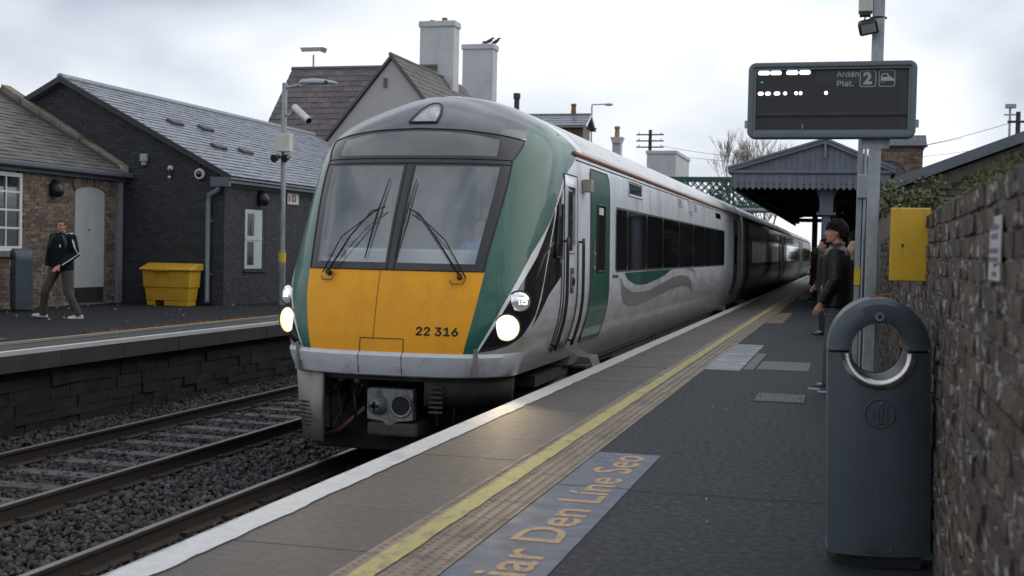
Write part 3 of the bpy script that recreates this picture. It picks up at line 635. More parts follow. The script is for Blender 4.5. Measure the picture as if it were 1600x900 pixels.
def undercar(parent, y0, y1, bogies):
    BX('solebar', M_under, TX - 1.08, TX + 1.1, y0 + 1.2, y1, -.13, -.005, parent)
    for yb in bogies:
        bo = BX('bogie', M_under, TX - .95, TX + .95, yb - 1.6, yb + 1.6, -.42, -.2, parent, bevel=.03)
        for dy in (-1.1, 1.1):
            for sx in (-.84, .84):
                w_ = MB().disc((TX + sx - .06, yb + dy, -.43), (1, 0, 0), .42, .12, 24).build('wheel', M_rail, bo, smooth='auto')
                MB().disc((TX + sx + (.06 if sx > 0 else -.2), yb + dy, -.43), (1, 0, 0), .13, .14, 12).build('axle_box', M_under, w_)
        MB().tube([(TX + 1.02, yb - 1.5, -.3), (TX + 1.05, yb - .4, -.18), (TX + 1.05, yb + .4, -.18), (TX + 1.02, yb + 1.5, -.3)], .05, 6).build('bogie_pipe', M_under, bo)
undercar(tr, 12.4, 37.6, (15.4, 34.4))
bd = body(YEND, 37.6, tr, M_silver)
BX('equipment_case', M_under, TX + .7, TX + 1.12, 18.2, 31.5, -.55, -.02, tr, bevel=.02)
b = MB()
for y in (21.6, 22.1, 22.5, 24.0, 24.3, 26.6): BX('case_louvre', M_dark, TX + 1.118, TX + 1.124, y, y + random.uniform(.06, .22), -.3, -.06, tr)
BX('underframe_skirt', M_under, TX + 1.06, TX + 1.15, 16.6, 37.4, -.05, .03, tr)
for y in (16.2, 33.6):
    st = BX('door_step', M_under, TX + 1.1, TX + 1.33, y - .9, y - .1, -.06, -.02, tr, bevel=.01)
    MB().prism([(0, 0), (.24, -.02), (.3, -.2), (0, -.24)], (0, .5, 0), (TX + 1.08, y - .6, .08), (1, 0, 0), (0, 0, 1)).build('step_bracket', mat('step_grey', (.16, .15, .14), .6), st, bevel=.01)
def roofcap(y0, y1, parent):
    zs = [2.62, 2.74, 2.82, 2.9, 2.97, 3.03, 3.08, 3.12, 3.15, 3.175, 3.19, 3.205]; ring = [(TX + fW(z) + .004, z + .003) for z in zs] + [(TX - fW(z) - .004, z + .003) for z in zs[::-1][1:]]
    b = MB(); n = len(ring)
    for y in (y0, y1): b.v += [(x, y, z) for x, z in ring]
    b.f = [(j, n + j, n + j + 1, j + 1)[::-1] for j in range(n - 1)]; b.f += [tuple(range(n))[::-1], tuple(range(n, 2 * n))]
    return b.build('roof', M_roof, parent, smooth='auto')
rf = roofcap(15.02, 37.58, tr)
b = MB(); b.tube([(sideX(2.56) + .012, 14.35, 2.56), (sideX(2.56) + .016, 14.5, 2.56), (sideX(2.56) + .016, 37.5, 2.56)], .028, 6); b.build('cantrail_gutter', M_copper, tr, smooth=True)
b = MB(); b.tube([(sideX(2.49) + .006, 14.4, 2.485), (sideX(2.49) + .006, 37.5, 2.485)], .007, 5); b.build('cantrail_seam', M_grille, tr)
# cab door with handrails
def shp(y, z, off=0.):
    """point on the car side, on the nose surface too"""
    if y >= YEND: return Vector((sideX(z) + off, y, z))
    s, x, yy = nrow(z); t = float(np.interp(y, yy, s)); return S(t, z, off)
def side_strip(name, m, path, wd, off, parent):
    P = []
    for (y0, z0), (y1, z1) in zip(path, path[1:]):
        n = max(2, int(max(abs(y1 - y0), abs(z1 - z0)) / .1)); P += [(y0 + (y1 - y0) * k / n, z0 + (z1 - z0) * k / n) for k in range(n)]
    P.append(path[-1]); return MB().tube([shp(y, z, off) for y, z in P], wd, 6).build(name, m, parent, smooth=True)
def side_quad(name, m, y0, y1, z0, z1, off, parent, nz=16, ny=3):
    b = MB()
    for i in range(nz + 1):
        for j in range(ny + 1): b.v.append(shp(y0 + (y1 - y0) * j / ny, z0 + (z1 - z0) * i / nz, off))
    for i in range(nz):
        for j in range(ny): k = i * (ny + 1) + j; b.f.append((k, k + 1, k + ny + 2, k + ny + 1))
    o = b.build(name, m, parent, smooth=True); s_ = o.modifiers.new('thick', 'SOLIDIFY'); s_.thickness = .012; s_.offset = -1; return o
cdoor = side_quad('cab_door', M_silver, 13.68, 14.34, .28, 2.27, .008, tr)
side_strip('door_seam', M_grille, [(13.67, .27), (13.67, 2.28), (14.35, 2.28), (14.35, .27), (13.67, .27)], .008, .006, cdoor)
side_quad('door_glass', M_pax, 13.77, 14.16, 1.40, 2.13, .014, cdoor)
side_strip('door_glass_frame', M_alu, [(13.76, 1.39), (13.76, 2.14), (14.17, 2.14), (14.17, 1.39), (13.76, 1.39)], .014, .012, cdoor)
side_quad('door_latch', M_grille, 13.98, 14.14, .93, 1.22, .016, cdoor); side_quad('latch_plate', M_alu, 14.02, 14.1, .98, 1.14, .02, cdoor)
MB().ell(shp(14.06, 1.06, .03), .02, .03, .05, nu=8, nv=5).build('door_handle', M_dark, cdoor, smooth=True)
for y in (13.60, 14.46):
    hr = side_strip('handrail', mat('black_handrail', (.05, .045, .045), .4, .5), [(y, .32), (y, 1.56)], .02, .06, tr)
    MB().tube([shp(y, 1.52, .0), shp(y, 1.52, .07)], .014, 6).build('rail_mount', M_dark, hr); MB().tube([shp(y, .36, 0), shp(y, .36, .07)], .014, 6).build('rail_mount', M_dark, hr)
    side_strip('rail_recess', M_grille, [(y - .05, .3), (y - .05, 1.5)], .012, .0, tr)
# cab side window
wpoly = [(13.22, 1.34), (13.52, 1.33), (13.54, 1.93), (13.36, 1.90)]
b = MB(); b.v = [shp(y, z, .012) for y, z in wpoly]; b.f = [(0, 1, 2, 3)]; cw = b.build('cab_side_window', M_pax, tr)
side_strip('window_frame', M_rubber, wpoly + [wpoly[0]], .014, .012, cw)
side_strip('mirror_arm_seam', M_grille, [(12.55, 1.12), (12.8, 1.35), (13.15, 1.5)], .008, .004, tr)
# destination camera on the side
mb = BX('side_camera', mat('beige_lamp_box', (.3, .26, .22), .5), sideX(2.1), sideX(2.1) + .11, 14.62, 14.80, 2.12, 2.27, tr, bevel=.01)
# passenger door, green
pd = side_panel('passenger_door', M_green, 15.15, 16.36, .30, 2.42, .012, tr, r=.1)
side_strip('door_seam', M_grille, [(15.14, .29), (15.14, 2.36), (15.22, 2.43), (16.28, 2.43), (16.37, 2.34), (16.37, .29), (15.14, .29)], .012, .006, pd)
side_panel('door_window', M_pax, 15.5, 16.02, 1.16, 2.0, .018, pd, r=.05)
side_strip('door_window_frame', M_rubber, [(15.5, 1.16), (15.5, 2.0), (16.02, 2.0), (16.02, 1.16), (15.5, 1.16)], .012, .016, pd)
side_panel('door_button_plate', M_grille, 15.26, 15.40, 1.1, 1.55, .018, pd, r=.03)
for z in (1.2, 1.38): MB().disc((sideX(z) + .016, 15.33, z), (1, 0, 0), .028, .015, 12).build('door_button', M_alu, pd)
side_panel('door_sticker', mat('pale_sticker', (.55, .55, .5), .6), 15.6, 15.88, 1.88, 1.97, .022, pd)
# window band
for yv in (16.7,): pass
def windows(cuts, parent, z0=1.165, z1=2.0):
    side_panel('window_band', mat('window_divider_grey', (.06, .06, .062), .5), cuts[0] - .04, cuts[-1] + .04, z0 - .03, z1 + .03, .004, parent, r=.08)
    for a, c in zip(cuts, cuts[1:]): side_panel('window', M_pax, a + .035, c - .035, z0, z1, .010, parent, r=.05)
windows([16.88, 17.8, 19.55, 21.35, 23.48, 25.7, 27.8, 30.0, 32.3], tr)
side_panel('window_reveal', M_stripe, 16.62, 16.84, 1.12, 2.06, .003, tr)
sw = side_panel('small_window', M_pax, 17.95, 19.1, 2.27, 2.42, .008, tr, r=.02); side_strip('window_frame', M_stripe, [(17.9, 2.24), (17.9, 2.45), (19.15, 2.45), (19.15, 2.24), (17.9, 2.24)], .016, .004, sw)
side_panel('small_window', M_pax, 30.2, 31.4, 2.29, 2.42, .008, tr, r=.02)
for y in (23.45, 25.9):
    for i in range(5): side_panel('vent_slot', M_grille, y, y + .5, 2.29 + i * .033, 2.303 + i * .033, .003, tr)
b = MB().box(sideX(2.3) - .02, sideX(2.3) + .05, 24.95, 25.15, 2.25, 2.48).box(sideX(2.3) - .02, sideX(2.3) + .03, 25.2, 25.5, 2.2, 2.3); b.build('side_lamp', M_stripe, tr, bevel=.008)
side_poly('green_swoosh', M_green, [(17.59, 1.12), (17.9, 1.02), (18.41, .95), (18.93, .92), (19.62, .92), (20.67, .97), (21.83, 1.05), (22.5, 1.125), (19.88, 1.125)], .004, tr)
side_poly('grey_swoosh', M_swoosh, [(17.26, 1.06), (17.68, .91), (18.3, .83), (18.95, .81), (19.93, .81), (21.17, .89), (22.57, .98), (23.75, 1.01), (24.84, .97), (25.56, .85), (25.89, .64), (25.11, .76), (24.0, .8), (22.61, .77), (21.21, .7), (19.96, .64), (18.84, .61), (18.2, .62), (17.71, .68), (17.4, .84)], .0045, tr)
side_poly('grey_swoosh', M_swoosh, [(24.4, 1.12), (25.3, 1.1), (26.2, .99), (25.7, 1.125)], .004, tr)
side_panel('end_door', mat('dark_end_door', (.07, .075, .075), .4, .2), 35.0, 36.2, .3, 2.4, .008, tr, r=.08); side_panel('end_door_window', M_pax, 35.3, 35.9, 1.15, 2.0, .014, tr, r=.05)
BX('gangway', M_rubber, TX - 1.1, TX + 1.12, 37.55, 38.2, -.05, 2.85, tr)
side_panel('waist_plate', M_grille, 16.66, 17.1, 1.06, 1.1, .006, tr)
# ---- underside of the front
cp = empty('coupler', (TX, 11.9, -.2)); cp.parent = tr; cp.location = Vector((0, .2, .65))
M_coup = mat('grey_coupler_paint', (.26, .27, .28), .5, .3, var=.25, scale=12, streak=[((.08, .07, .06), (9, 9, 9), .5, .7)])
MB().prism([(-.23, .17), (.23, .17), (.25, .15), (.25, -.15), (.08, -.17), (.03, -.21), (-.03, -.21), (-.08, -.17), (-.25, -.15), (-.25, .15)], (0, .12, 0), (TX, 11.92, -.2), (1, 0, 0), (0, 0, 1)).build('coupler_plate', M_coup, cp, bevel=.012)
MB().tube([(TX - .125, 11.93, -.2), (TX - .125, 11.86, -.2), (TX - .125, 11.8, -.2)], [.105, .095, .055], 20).build('coupler_cone', M_coup, cp, smooth='auto')
MB().box(TX - .175, TX - .075, 11.785, 11.81, -.22, -.185).box(TX - .14, TX - .11, 11.785, 11.81, -.25, -.155).build('cone_catch', M_dark, cp)
MB().tube([(TX + .125, 11.925, -.2), (TX + .125, 11.90, -.2)], [.1, .108], 20).build('coupler_cup', M_dark, cp, smooth='auto')
MB().tube([(TX + .125 + .108 * math.cos(a), 11.905, -.2 + .108 * math.sin(a)) for a in np.linspace(0, 2 * math.pi, 25)], .014, 6).build('cup_rim', M_coup, cp, smooth=True)
BX('coupler_body', M_under, TX - .25, TX + .3, 11.92, 12.6, -.52, -.38, cp, bevel=.03); BX('coupler_shank', M_dark, TX - .12, TX + .12, 12.0, 13.4, -.35, -.1, cp)
BX('front_cavity', M_dark, TX - 1.12, TX + 1.05, 12.75, 12.85, -.7, .1, tr)
BX('lower_plough', M_dark, TX - 1.0, TX + 1.0, 12.35, 12.45, -.74, -.52, tr, bevel=.02)
MB().tube([(TX - .3, 12.0, -.25), (TX - .6, 12.05, -.5), (TX - .9, 12.3, -.62), (TX - .98, 12.5, -.5)], .025, 6).build('brake_hose', mat('red_brown_hose', (.12, .05, .035), .6), tr, smooth=True)
for k_, (xa, xb, zb, ya) in enumerate(((-.62, -.5, -.42, 12.05), (-.78, -.7, -.5, 12.2), (.42, .5, -.4, 12.1), (.6, .56, -.46, 12.25), (-.42, -.36, -.36, 12.0))):
    MB().tube([(TX + xa, ya + .25, .05), (TX + xa, ya, -.1), (TX + (xa + xb) / 2, ya - .03, zb), (TX + xb, ya + .12, zb + .12), (TX + xb, ya + .5, -.05)], .018, 7).build('air_hose', M_rubber, tr, smooth=True)
    BX('hose_cock', M_coup, TX + xa - .03, TX + xa + .03, ya + .05, ya + .12, .0, .05, tr, bevel=.006)
for x_ in (-.88, -.55, .72): BX('cable_box', M_under, TX + x_ - .1, TX + x_ + .1, 12.45, 12.7, -.2, .04, tr, bevel=.01)
BX('jumper_socket', M_coup, TX - .86, TX - .8, 12.42, 12.449, -.12, -.06, tr); BX('jumper_socket', M_coup, TX - .56, TX - .5, 12.42, 12.449, -.08, -.03, tr)
# silver corner fin with louvres
fin = MB(); a0 = [(-.62, .11), (-.40, .11)]
pts_top = [S(t, .115, .0) for t in np.linspace(-.56, -.25, 8)]; pts_bot = [p + Vector((.11 * (1 - i_ / 7), .03, -.70)) for i_, p in enumerate(pts_top)]; pm = [p.lerp(q, .55) + Vector((-.012, -.01, 0)) for p, q in zip(pts_top, pts_bot)]
b = MB(); n = len(pts_top); b.v = pts_top + pm + pts_bot
for r in range(2): b.f += [(r * n + i, r * n + i + 1, (r + 1) * n + i + 1, (r + 1) * n + i)[::-1] for i in range(n - 1)]
fo_ = b.build('corner_fin', mat('worn_silver_fin', (.24, .225, .21), .5, .2, var=.15, scale=5, streak=[((.12, .14, .17), (5, 5, 2.2), .57, .63), ((.2, .17, .14), (3, 3, 1.5), .5, .7)]), tr, smooth=True); s_ = fo_.modifiers.new('thick', 'SOLIDIFY'); s_.thickness = .04; s_.offset = 0
for i in range(7):
    z = -.2 - i * .04; f = (.115 - z) / .70; wv = .05 + .035 * math.sin(math.pi * (i + .5) / 7)
    q = [p.lerp(r_, f) for p, r_ in zip(pts_top, pts_bot)]; c_ = q[4].lerp(q[5], .6); d_ = (q[6] - q[5]).normalized(); nn = d_.cross(Vector((0, 0, 1))).normalized(); nn = nn if nn.y < 0 else -nn
    MB().tube([c_ - d_ * wv * 1.3 + nn * .035, c_ + d_ * wv * 1.3 + nn * .035], .011, 6).build('fin_louvre', M_dark, fo_)
# dark fairing on the near corner
pts_top = [S(t, .10, -.06) for t in np.linspace(.16, .66, 12)]; pts_bot = [p + Vector((-.05, .12, -.30)) for p in pts_top]
b = MB(); n = 12; b.v = pts_top + pts_bot; b.f = [(i, i + 1, n + i + 1, n + i)[::-1] for i in range(n - 1)]
o = b.build('corner_fairing', M_under, tr, smooth=True); s_ = o.modifiers.new('thick', 'SOLIDIFY'); s_.thickness = .03
for i in range(6):
    p = S(.2, .0, -.02) + Vector((0, .02, .03 - i * .05)); MB().box(p.x - .06, p.x + .08, p.y, p.y + .03, p.z - .03, p.z - .012).build('fairing_step', M_under, tr)
# ---- following cars
def trailer(y0, y1, label):
    t = empty('railcar', (TX, y0, -.85), label, 'train car', 'cars of the train at the near platform')
    body(y0, y1, t, M_silver); roofcap(y0 + .02, y1 - .02, t); undercar(t, y0, y1, (y0 + 3.2, y1 - 3.2))
    MB().tube([(sideX(2.56) + .016, y0 + .05, 2.56), (sideX(2.56) + .016, y1 - .05, 2.56)], .028, 6).build('cantrail_gutter', M_copper, t)
    for yd in (y0 + 1.0, y1 - 2.2):
        d = side_panel('passenger_door', MATS['dark_end_door'], yd, yd + 1.2, .3, 2.4, .010, t, r=.1); side_panel('door_window', M_pax, yd + .32, yd + .85, 1.15, 2.0, .016, d, r=.05)
        BX('door_step', MATS['step_grey'], TX + 1.1, TX + 1.36, yd + .1, yd + 1.0, -.1, .02, t, bevel=.01)
    windows(list(np.linspace(y0 + 3.4, y1 - 3.2, 8)), t)
    BX('equipment_case', M_under, TX + .7, TX + 1.12, y0 + 5.5, y1 - 5.5, -.55, -.02, t)
    side_panel('route_stripe', mat('red_route_stripe', (.35, .08, .1), .4), y0 + 3.6, y1 - 3.4, 1.06, 1.1, .006, t)
    BX('gangway', M_rubber, TX - 1.1, TX + 1.12, y1 - .02, y1 + .58, -.05, 2.85, t)
trailer(38.2, 61.2, 'second car of the train, just behind the leading car')
trailer(61.8, 84.8, 'third car of the train, far along the platform')
trailer(85.4, 108, 'fourth and farthest car of the train, near the vanishing point')
# ---- the driver
# ================================================================== LEFT: BUILDINGS ON THE FAR PLATFORM
M_dbrick = mat('dark_grey_brick', (.026, .0265, .031), .7, var=.22, scale=18, rnd=.32, bump=.25, bscale=80)
M_dmortar = mat('dark_mortar', (.045, .045, .046), .9, var=.25, scale=15)
M_slate = mat('pale_grey_slate', (.19, .208, .245), .3, spec=.7, var=.35, scale=9, rnd=.16, bump=.2, bscale=50, rvar=.1)
M_slate2 = mat('brown_grey_slate', (.085, .078, .075), .55, var=.3, scale=8, rnd=.25, bump=.25, bscale=50, streak=[((.06, .05, .03), (1.2, 1.2, 1.2), .5, .7)])
M_slateP = mat('purple_slate', (.09, .073, .076), .6, var=.22, scale=4, rnd=.22, bump=.2, bscale=20)
M_fascia = mat('slate_grey_fascia', (.085, .1, .12), .5, var=.12, scale=8)
M_pipe = mat('grey_rainwater_pipe', (.13, .16, .19), .45, var=.1)
M_obrick = mat('old_brown_brick', (.155, .115, .085), .85, var=.35, scale=12, rnd=.4, bump=.5, bscale=70, streak=[((.065, .055, .05), (1.2, 1.2, 1.2), .5, .68), ((.24, .2, .16), (6, 6, 6), .62, .75)])
M_omort = mat('old_lime_mortar', (.13, .115, .095), .95, var=.35, scale=9, bump=.4)
M_lead = mat('grey_lead', (.14, .145, .155), .5, var=.2)
M_wfr = mat('white_window_paint', (.55, .56, .56), .5, var=.08)
M_door = mat('pale_grey_boarding', (.33, .345, .365), .6, var=.07, scale=3, streak=[((.25, .26, .27), (1, 1, .3), .5, .75)])
M_blackp = mat('black_plastic', (.015, .015, .016), .4)
M_room = mat('dim_room_blind', (.16, .145, .07), .8, var=.3, scale=3)
M_winglass = glass('building_window_glass', (.75, .78, .76), .12, .02)
def brickwall(parent, o, U, V, poly, holes, meshes, m, bw=.225, bh=.075, limit=300, out=None, jit=.004):
    """running-bond bricks in the polygon (u, v) on the plane o + u*U + v*V; each brick is centred on the plane"""
    U = Vector(U); V = Vector(V); n = U.cross(V); o = Vector(o); us = [p[0] for p in poly]; vs_ = [p[1] for p in poly]; items = []; r = 0; v = min(vs_)
    step = .01; ucount = int((max(us) - min(us)) / step)
    while v < max(vs_) - .02:
        vc = v + bh / 2; runs = []; st = None
        for i in range(ucount + 1):
            uu = min(us) + (i + .5) * step; ok = inpoly((uu, vc), poly) and not any(inpoly((uu, vc), h) for h in holes)
            if ok and st is None: st = uu - step / 2
            if not ok and st is not None: runs.append((st, uu - step / 2)); st = None
        if st is not None: runs.append((st, max(us)))
        u = min(us) + (0 if r % 2 else -bw / 2)
        while u < max(us):
            for r0, r1 in runs:
                a0, a1 = max(u, r0), min(u + bw, r1)
                if a1 - a0 > .03:
                    M = Matrix.Translation(o + U * ((a0 + a1) / 2) + V * vc + n * random.uniform(-jit, jit)) @ Matrix(((U.x, n.x, V.x, 0), (U.y, n.y, V.y, 0), (U.z, n.z, V.z, 0), (0, 0, 0, 1))) @ Matrix.Diagonal(((a1 - a0 - .01) / (bw - .01), 1, 1, 1))
                    items.append((M, random.randrange(len(meshes))))
            u += bw
        v += bh; r += 1
    many('brick', 'brickwork', items, meshes, m, parent, limit)
def bmeshes(m, n=4, bw=.215, bh=.065, d=.03, jit=.002): return [box_mesh('brick', bw, d, bh, m, jit=jit) for _ in range(n)]
def slates(parent, o, U, V, poly, m, w_=.25, ex=.19, th=.008, limit=300, name='slate', jit=.004, base=True, lift=.0):
    U = Vector(U).normalized(); V = Vector(V).normalized(); n = U.cross(V).normalized(); o = Vector(o); us = [p[0] for p in poly]; vs_ = [p[1] for p in poly]; items = []
    meshes = [box_mesh(name, w_ - max(.006, w_ * .025), ex * 1.7, th, m, jit=.003) for _ in range(4)]; v = min(vs_); r = 0
    tilt = Matrix.Rotation(-th * 1.0 / ex * -1, 4, 'X')
    B = Matrix(((U.x, V.x, n.x, 0), (U.y, V.y, n.y, 0), (U.z, V.z, n.z, 0), (0, 0, 0, 1)))
    while v < max(vs_) - .03:
        u = min(us) + (0 if r % 2 else -w_ / 2)
        while u < max(us):
            a0, a1 = max(u, min(us)), min(u + w_, max(us)); c = ((a0 + a1) / 2, v + ex / 2); top = min(v + ex * 1.7, max(vs_) + .02)
            if a1 - a0 > .04 and inpoly(c, poly):
                items.append((Matrix.Translation(o + U * c[0] + V * ((v + top) / 2) + n * (.012 + random.uniform(0, jit) + lift)) @ B @ Matrix.Rotation(-1.05 * th / ex, 4, 'X') @ Matrix.Rotation(random.uniform(-.01, .01), 4, 'Z') @ Matrix.Diagonal(((a1 - a0) / w_, (top - v) / (ex * 1.7), 1, 1)), random.randrange(4)))
            u += w_
        v += ex; r += 1
    many(name, name + '_courses', items, meshes, m, parent, limit)
# ---- dark brick building
GX, GY, RX, RZ, EZ = -13.5, 25.3, -17.66, 5.18, 2.93
db = empty('dark_brick_building', (GX, GY, PZ), 'dark grey brick building with pale slate roof on the far platform', 'building')
WL = -21.8; YB = 39.2
wl = MB(); wl.prism([(WL, PZ - .05), (GX - .02, PZ - .05), (GX - .02, EZ - .08), (RX, RZ - .12), (WL, EZ - .08)], (0, YB - GY - .03, 0), (0, GY + .02, 0)); wl.build('wall', M_dmortar, db)
gpoly = [(-16.15 , PZ), (GX, PZ), (GX, EZ - .05), (RX, RZ - .1), (-18.6, RZ - .6), (-18.6, 3.2), (-16.15, 3.0)]
dbm = bmeshes(M_dbrick)
brickwall(db, (0, GY + .026, 0), (1, 0, 0), (0, 0, 1), gpoly, [], dbm, M_dbrick)
wy0, wy1, wz0, wz1 = 26.3, 27.36, .82, 2.26
hole = [(wy0, wz0), (wy1, wz0), (wy1, wz1), (wy0, wz1)]
brickwall(db, (GX - .026, 0, 0), (0, 1, 0), (0, 0, 1), [(GY, PZ), (33, PZ), (33, EZ - .1), (GY, EZ - .1)], [hole], dbm, M_dbrick)
# recessed window on the platform side
BX('window_reveal', mat('reveal_dark', (.02, .021, .024), .7), GX - .06, GX - .017, wy0, wy1, wz0, wz1, db)
wn = BX('window', mat('pale_green_window_frame', (.42, .5, .47), .5, var=.06), GX - .012, GX + .0, wy0 + .0, wy1 - .2, wz0 + .03, wz1 - .03, db)
for (z0, z1) in ((wz0 + .12, wz0 + .66), (wz0 + .80, wz1 - .12)):
    pn = BX('pane', M_room, GX + .0005, GX + .004, wy0 + .12, wy0 + .42, z0, z1, wn); BX('sash', MATS['pale_green_window_frame'], GX, GX + .012, wy0 + .44, wy0 + .47, z0, z1, wn)
    BX('glazing', M_winglass, GX + .006, GX + .008, wy0 + .12, wy0 + .42, z0, z1, wn); BX('stay_bar', M_blackp, GX + .009, GX + .013, wy0 + .25, wy0 + .28, z0, z0 + .22, wn)
BX('transom', MATS['pale_green_window_frame'], GX + .0005, GX + .014, wy0, wy1 - .2, wz0 + .70, wz0 + .76, wn)
BX('window_sill', MATS['reveal_dark'], GX - .02, GX + .035, wy0 - .05, wy1 + .05, wz0 - .05, wz0, db)
# roof
sl = math.hypot(GX + .22 - RX, RZ - EZ + .1); dV = Vector((RX - (GX + .2), 0, RZ - EZ)).normalized()
rfo = MB().prism([(GX + .2, EZ - .03), (RX, RZ - .03), (WL - .2, EZ - .03), (WL - .2, EZ - .1), (RX, RZ - .1), (GX + .2, EZ - .1)], (0, YB - GY + .12, 0), (0, GY - .12, 0)).build('roof', M_dmortar, db)
RLn = math.hypot(GX + .2 - RX, RZ - EZ)
slates(rfo, (GX + .22, GY - .13, EZ - .03), (0, 1, 0), dV, [(0, 0), (YB - GY + .2, 0), (YB - GY + .2, RLn), (0, RLn)], M_slate, .3, .2, .02, 300)
rfo.data.materials[0] = M_slate
BX('barge_board', M_blackp, 0, 0, 0, 0, 0, 0, rfo) if False else None
for s0, s1 in (((GX + .22, EZ - .12), (RX, RZ - .11)), ((RX, RZ - .11), (WL - .2, EZ - .12))):
    MB().prism([s0, s1, (s1[0], s1[1] + .14), (s0[0], s0[1] + .14)], (0, .05, 0), (0, GY - .17, 0)).build('barge_board', mat('black_barge_board', (.02, .02, .023), .5), rfo)
MB().tube([(RX, GY - .15, RZ + .0), (RX, YB + .1, RZ + .0)], .09, 8).build('ridge_tile', M_slate, rfo)
for (px_, fy, fv) in ((0, 2.1, .62), (0, 3.6, .62), (0, 2.2, .36), (0, 3.6, .36)):
    c = Vector((GX + .2, GY + fy, EZ)) + dV * RLn * fv; nn = Vector((dV.z, 0, -dV.x))
    v_ = MB().box(-.3, .3, -.11, .11, 0, .09, Matrix(((0, dV.x, nn.x, c.x), (1, 0, 0, c.y), (0, dV.z, nn.z, c.z), (0, 0, 0, 1)))).build('roof_vent', mat('dark_roof_vent', (.045, .045, .05), .5), rfo, bevel=.04)
BX('gutter', M_fascia, GX + .03, GX + .2, GY - .1, YB, EZ - .17, EZ - .05, db, bevel=.02); BX('fascia', M_fascia, GX + .002, GX + .03, GY - .14, YB, EZ - .22, EZ - .05, db)
BX('gutter_end_box', M_fascia, GX - .26, GX + .2, GY - .2, GY - .1, EZ - .24, EZ - .03, db)
MB().tube([(GX - .1, GY - .12, EZ - .2), (GX - .12, GY - .12, EZ - .32), (GX - .33, GY - .09, EZ - .42), (GX - .36, GY - .09, EZ - .6), (GX - .36, GY - .09, PZ + .16), (GX - .33, GY - .14, PZ + .06)], .055, 10).build('drainpipe', M_pipe, db, smooth=True)
for z in (.7, 1.9): BX('pipe_bracket', M_pipe, GX - .44, GX - .28, GY - .06, GY - .01, z, z + .05, db)
def bulkhead_light(loc, nrm, label):
    n = Vector(nrm); a = Vector((0, 0, 1)).cross(n); t = empty('wall_light', loc, label, 'wall light'); c = Vector(loc)
    rings = []
    for k in range(7):
        f = k / 6; rr = .15 * math.sqrt(max(0.02, 1 - (f * .98) ** 2)); rings.append([c + n * (.22 * f) + a * rr * math.cos(q) + Vector((0, 0, 1)) * (rr * 1.25 * math.sin(q) - f * .05) for q in np.linspace(0, 2 * math.pi, 15)[:-1]])
    MB().loft(rings).build('hood', M_blackp, t, smooth=True); MB().disc(c + Vector((0, 0, -.14)) + n * .05, (0, 0, -1), .07, .03, 12).build('diffuser', mat('frosted_diffuser', (.4, .4, .38), .4), t)
bulkhead_light((GX + .005, 27.05, 2.52), (1, 0, 0), 'black hooded wall light above the pale green window')
sb = empty('alarm_box', (-15.52, GY - .01, 3.3), 'small pale grey alarm box high on the dark gable', 'alarm box')
BX('casing', mat('pale_grey_plastic', (.3, .33, .36), .5), -15.6, -15.42, GY - .1, GY - .005, 3.24, 3.42, sb, bevel=.02); BX('lower_lens', MATS['pale_grey_plastic'], -15.57, -15.46, GY - .08, GY - .005, 3.16, 3.24, sb, bevel=.015)
cc = empty('security_camera', (-14.85, GY, 3.02), 'small bullet camera with round white cap on the dark gable', 'camera')
MB().disc((-14.85, GY - .0, 3.1), (0, -1, 0), .06, .05, 14).build('cap', mat('white_camera_plastic', (.6, .6, .58), .4), cc); MB().tube([(-14.85, GY - .04, 3.08), (-14.84, GY - .1, 3.0), (-14.83, GY - .1, 2.92)], .03, 8).build('body', M_blackp, cc); MB().ell((-14.83, GY - .1, 2.9), .035, .035, .04).build('lens', MATS['white_camera_plastic'], cc)
dc = empty('dome_camera', (-14.1, GY, 2.97), 'white dome camera beside the gutter end of the dark gable', 'camera')
MB().disc((-14.1, GY - .002, 2.97), (0, -1, 0), .125, .08, 20).build('housing', MATS['white_camera_plastic'], dc, bevel=.02); MB().ell((-14.1, GY - .09, 2.97), .075, .06, .075).build('dome', M_blackgl, dc, smooth=True)
sg_ = BX('wall_sign', mat('white_sign_board', (.55, .55, .55), .5), GX + .005, GX + .02, 28.5, 29.15, 2.44, 2.76, None, label='small white sign reading 03 under the dark building\'s gutter', cat='sign')
text('lettering', '03', .26, (GX + .022, 28.72, 2.5), (0, 1, 0), (0, 0, 1), mat('dark_red_ink', (.1, .02, .02), .6), sg_, ext=.001, bold=.008); BX('red_mark', mat('red_ink', (.35, .03, .03), .6), GX + .021, GX + .023, 28.55, 28.64, 2.5, 2.64, sg_)
# ---- old brick building on the left
BXw = -16.1; BY0, BY1 = 17.0, 25.2
ob = empty('old_brick_building', (BXw, 22, PZ), 'weathered brown brick building with mossy slate roof at the left edge', 'building')
MB().prism([(BXw - .02, PZ - .05), (BXw - .02, 2.95), (-19.2, 4.75), (-22.3, 2.95), (-22.3, PZ - .05)], (0, BY1 - BY0, 0), (0, BY0, 0)).build('wall', M_omort, ob)
arch = [(23.5, PZ)] + [(24.08 - .585 * math.cos(a), 2.46 + .16 * math.sin(a)) for a in np.linspace(0, math.pi, 9)] + [(24.665, PZ)]
win = [(20.0, 1.17), (21.72, 1.17), (21.72, 2.75), (20.0, 2.75)]
obm = bmeshes(M_obrick, 5, .213, .064, .05, .006)
brickwall(ob, (BXw - .034, 0, 0), (0, 1, 0), (0, 0, 1), [(19.2, PZ), (25.08, PZ), (25.08, 2.9), (19.2, 2.9)], [arch, win], obm, M_obrick, jit=.008)
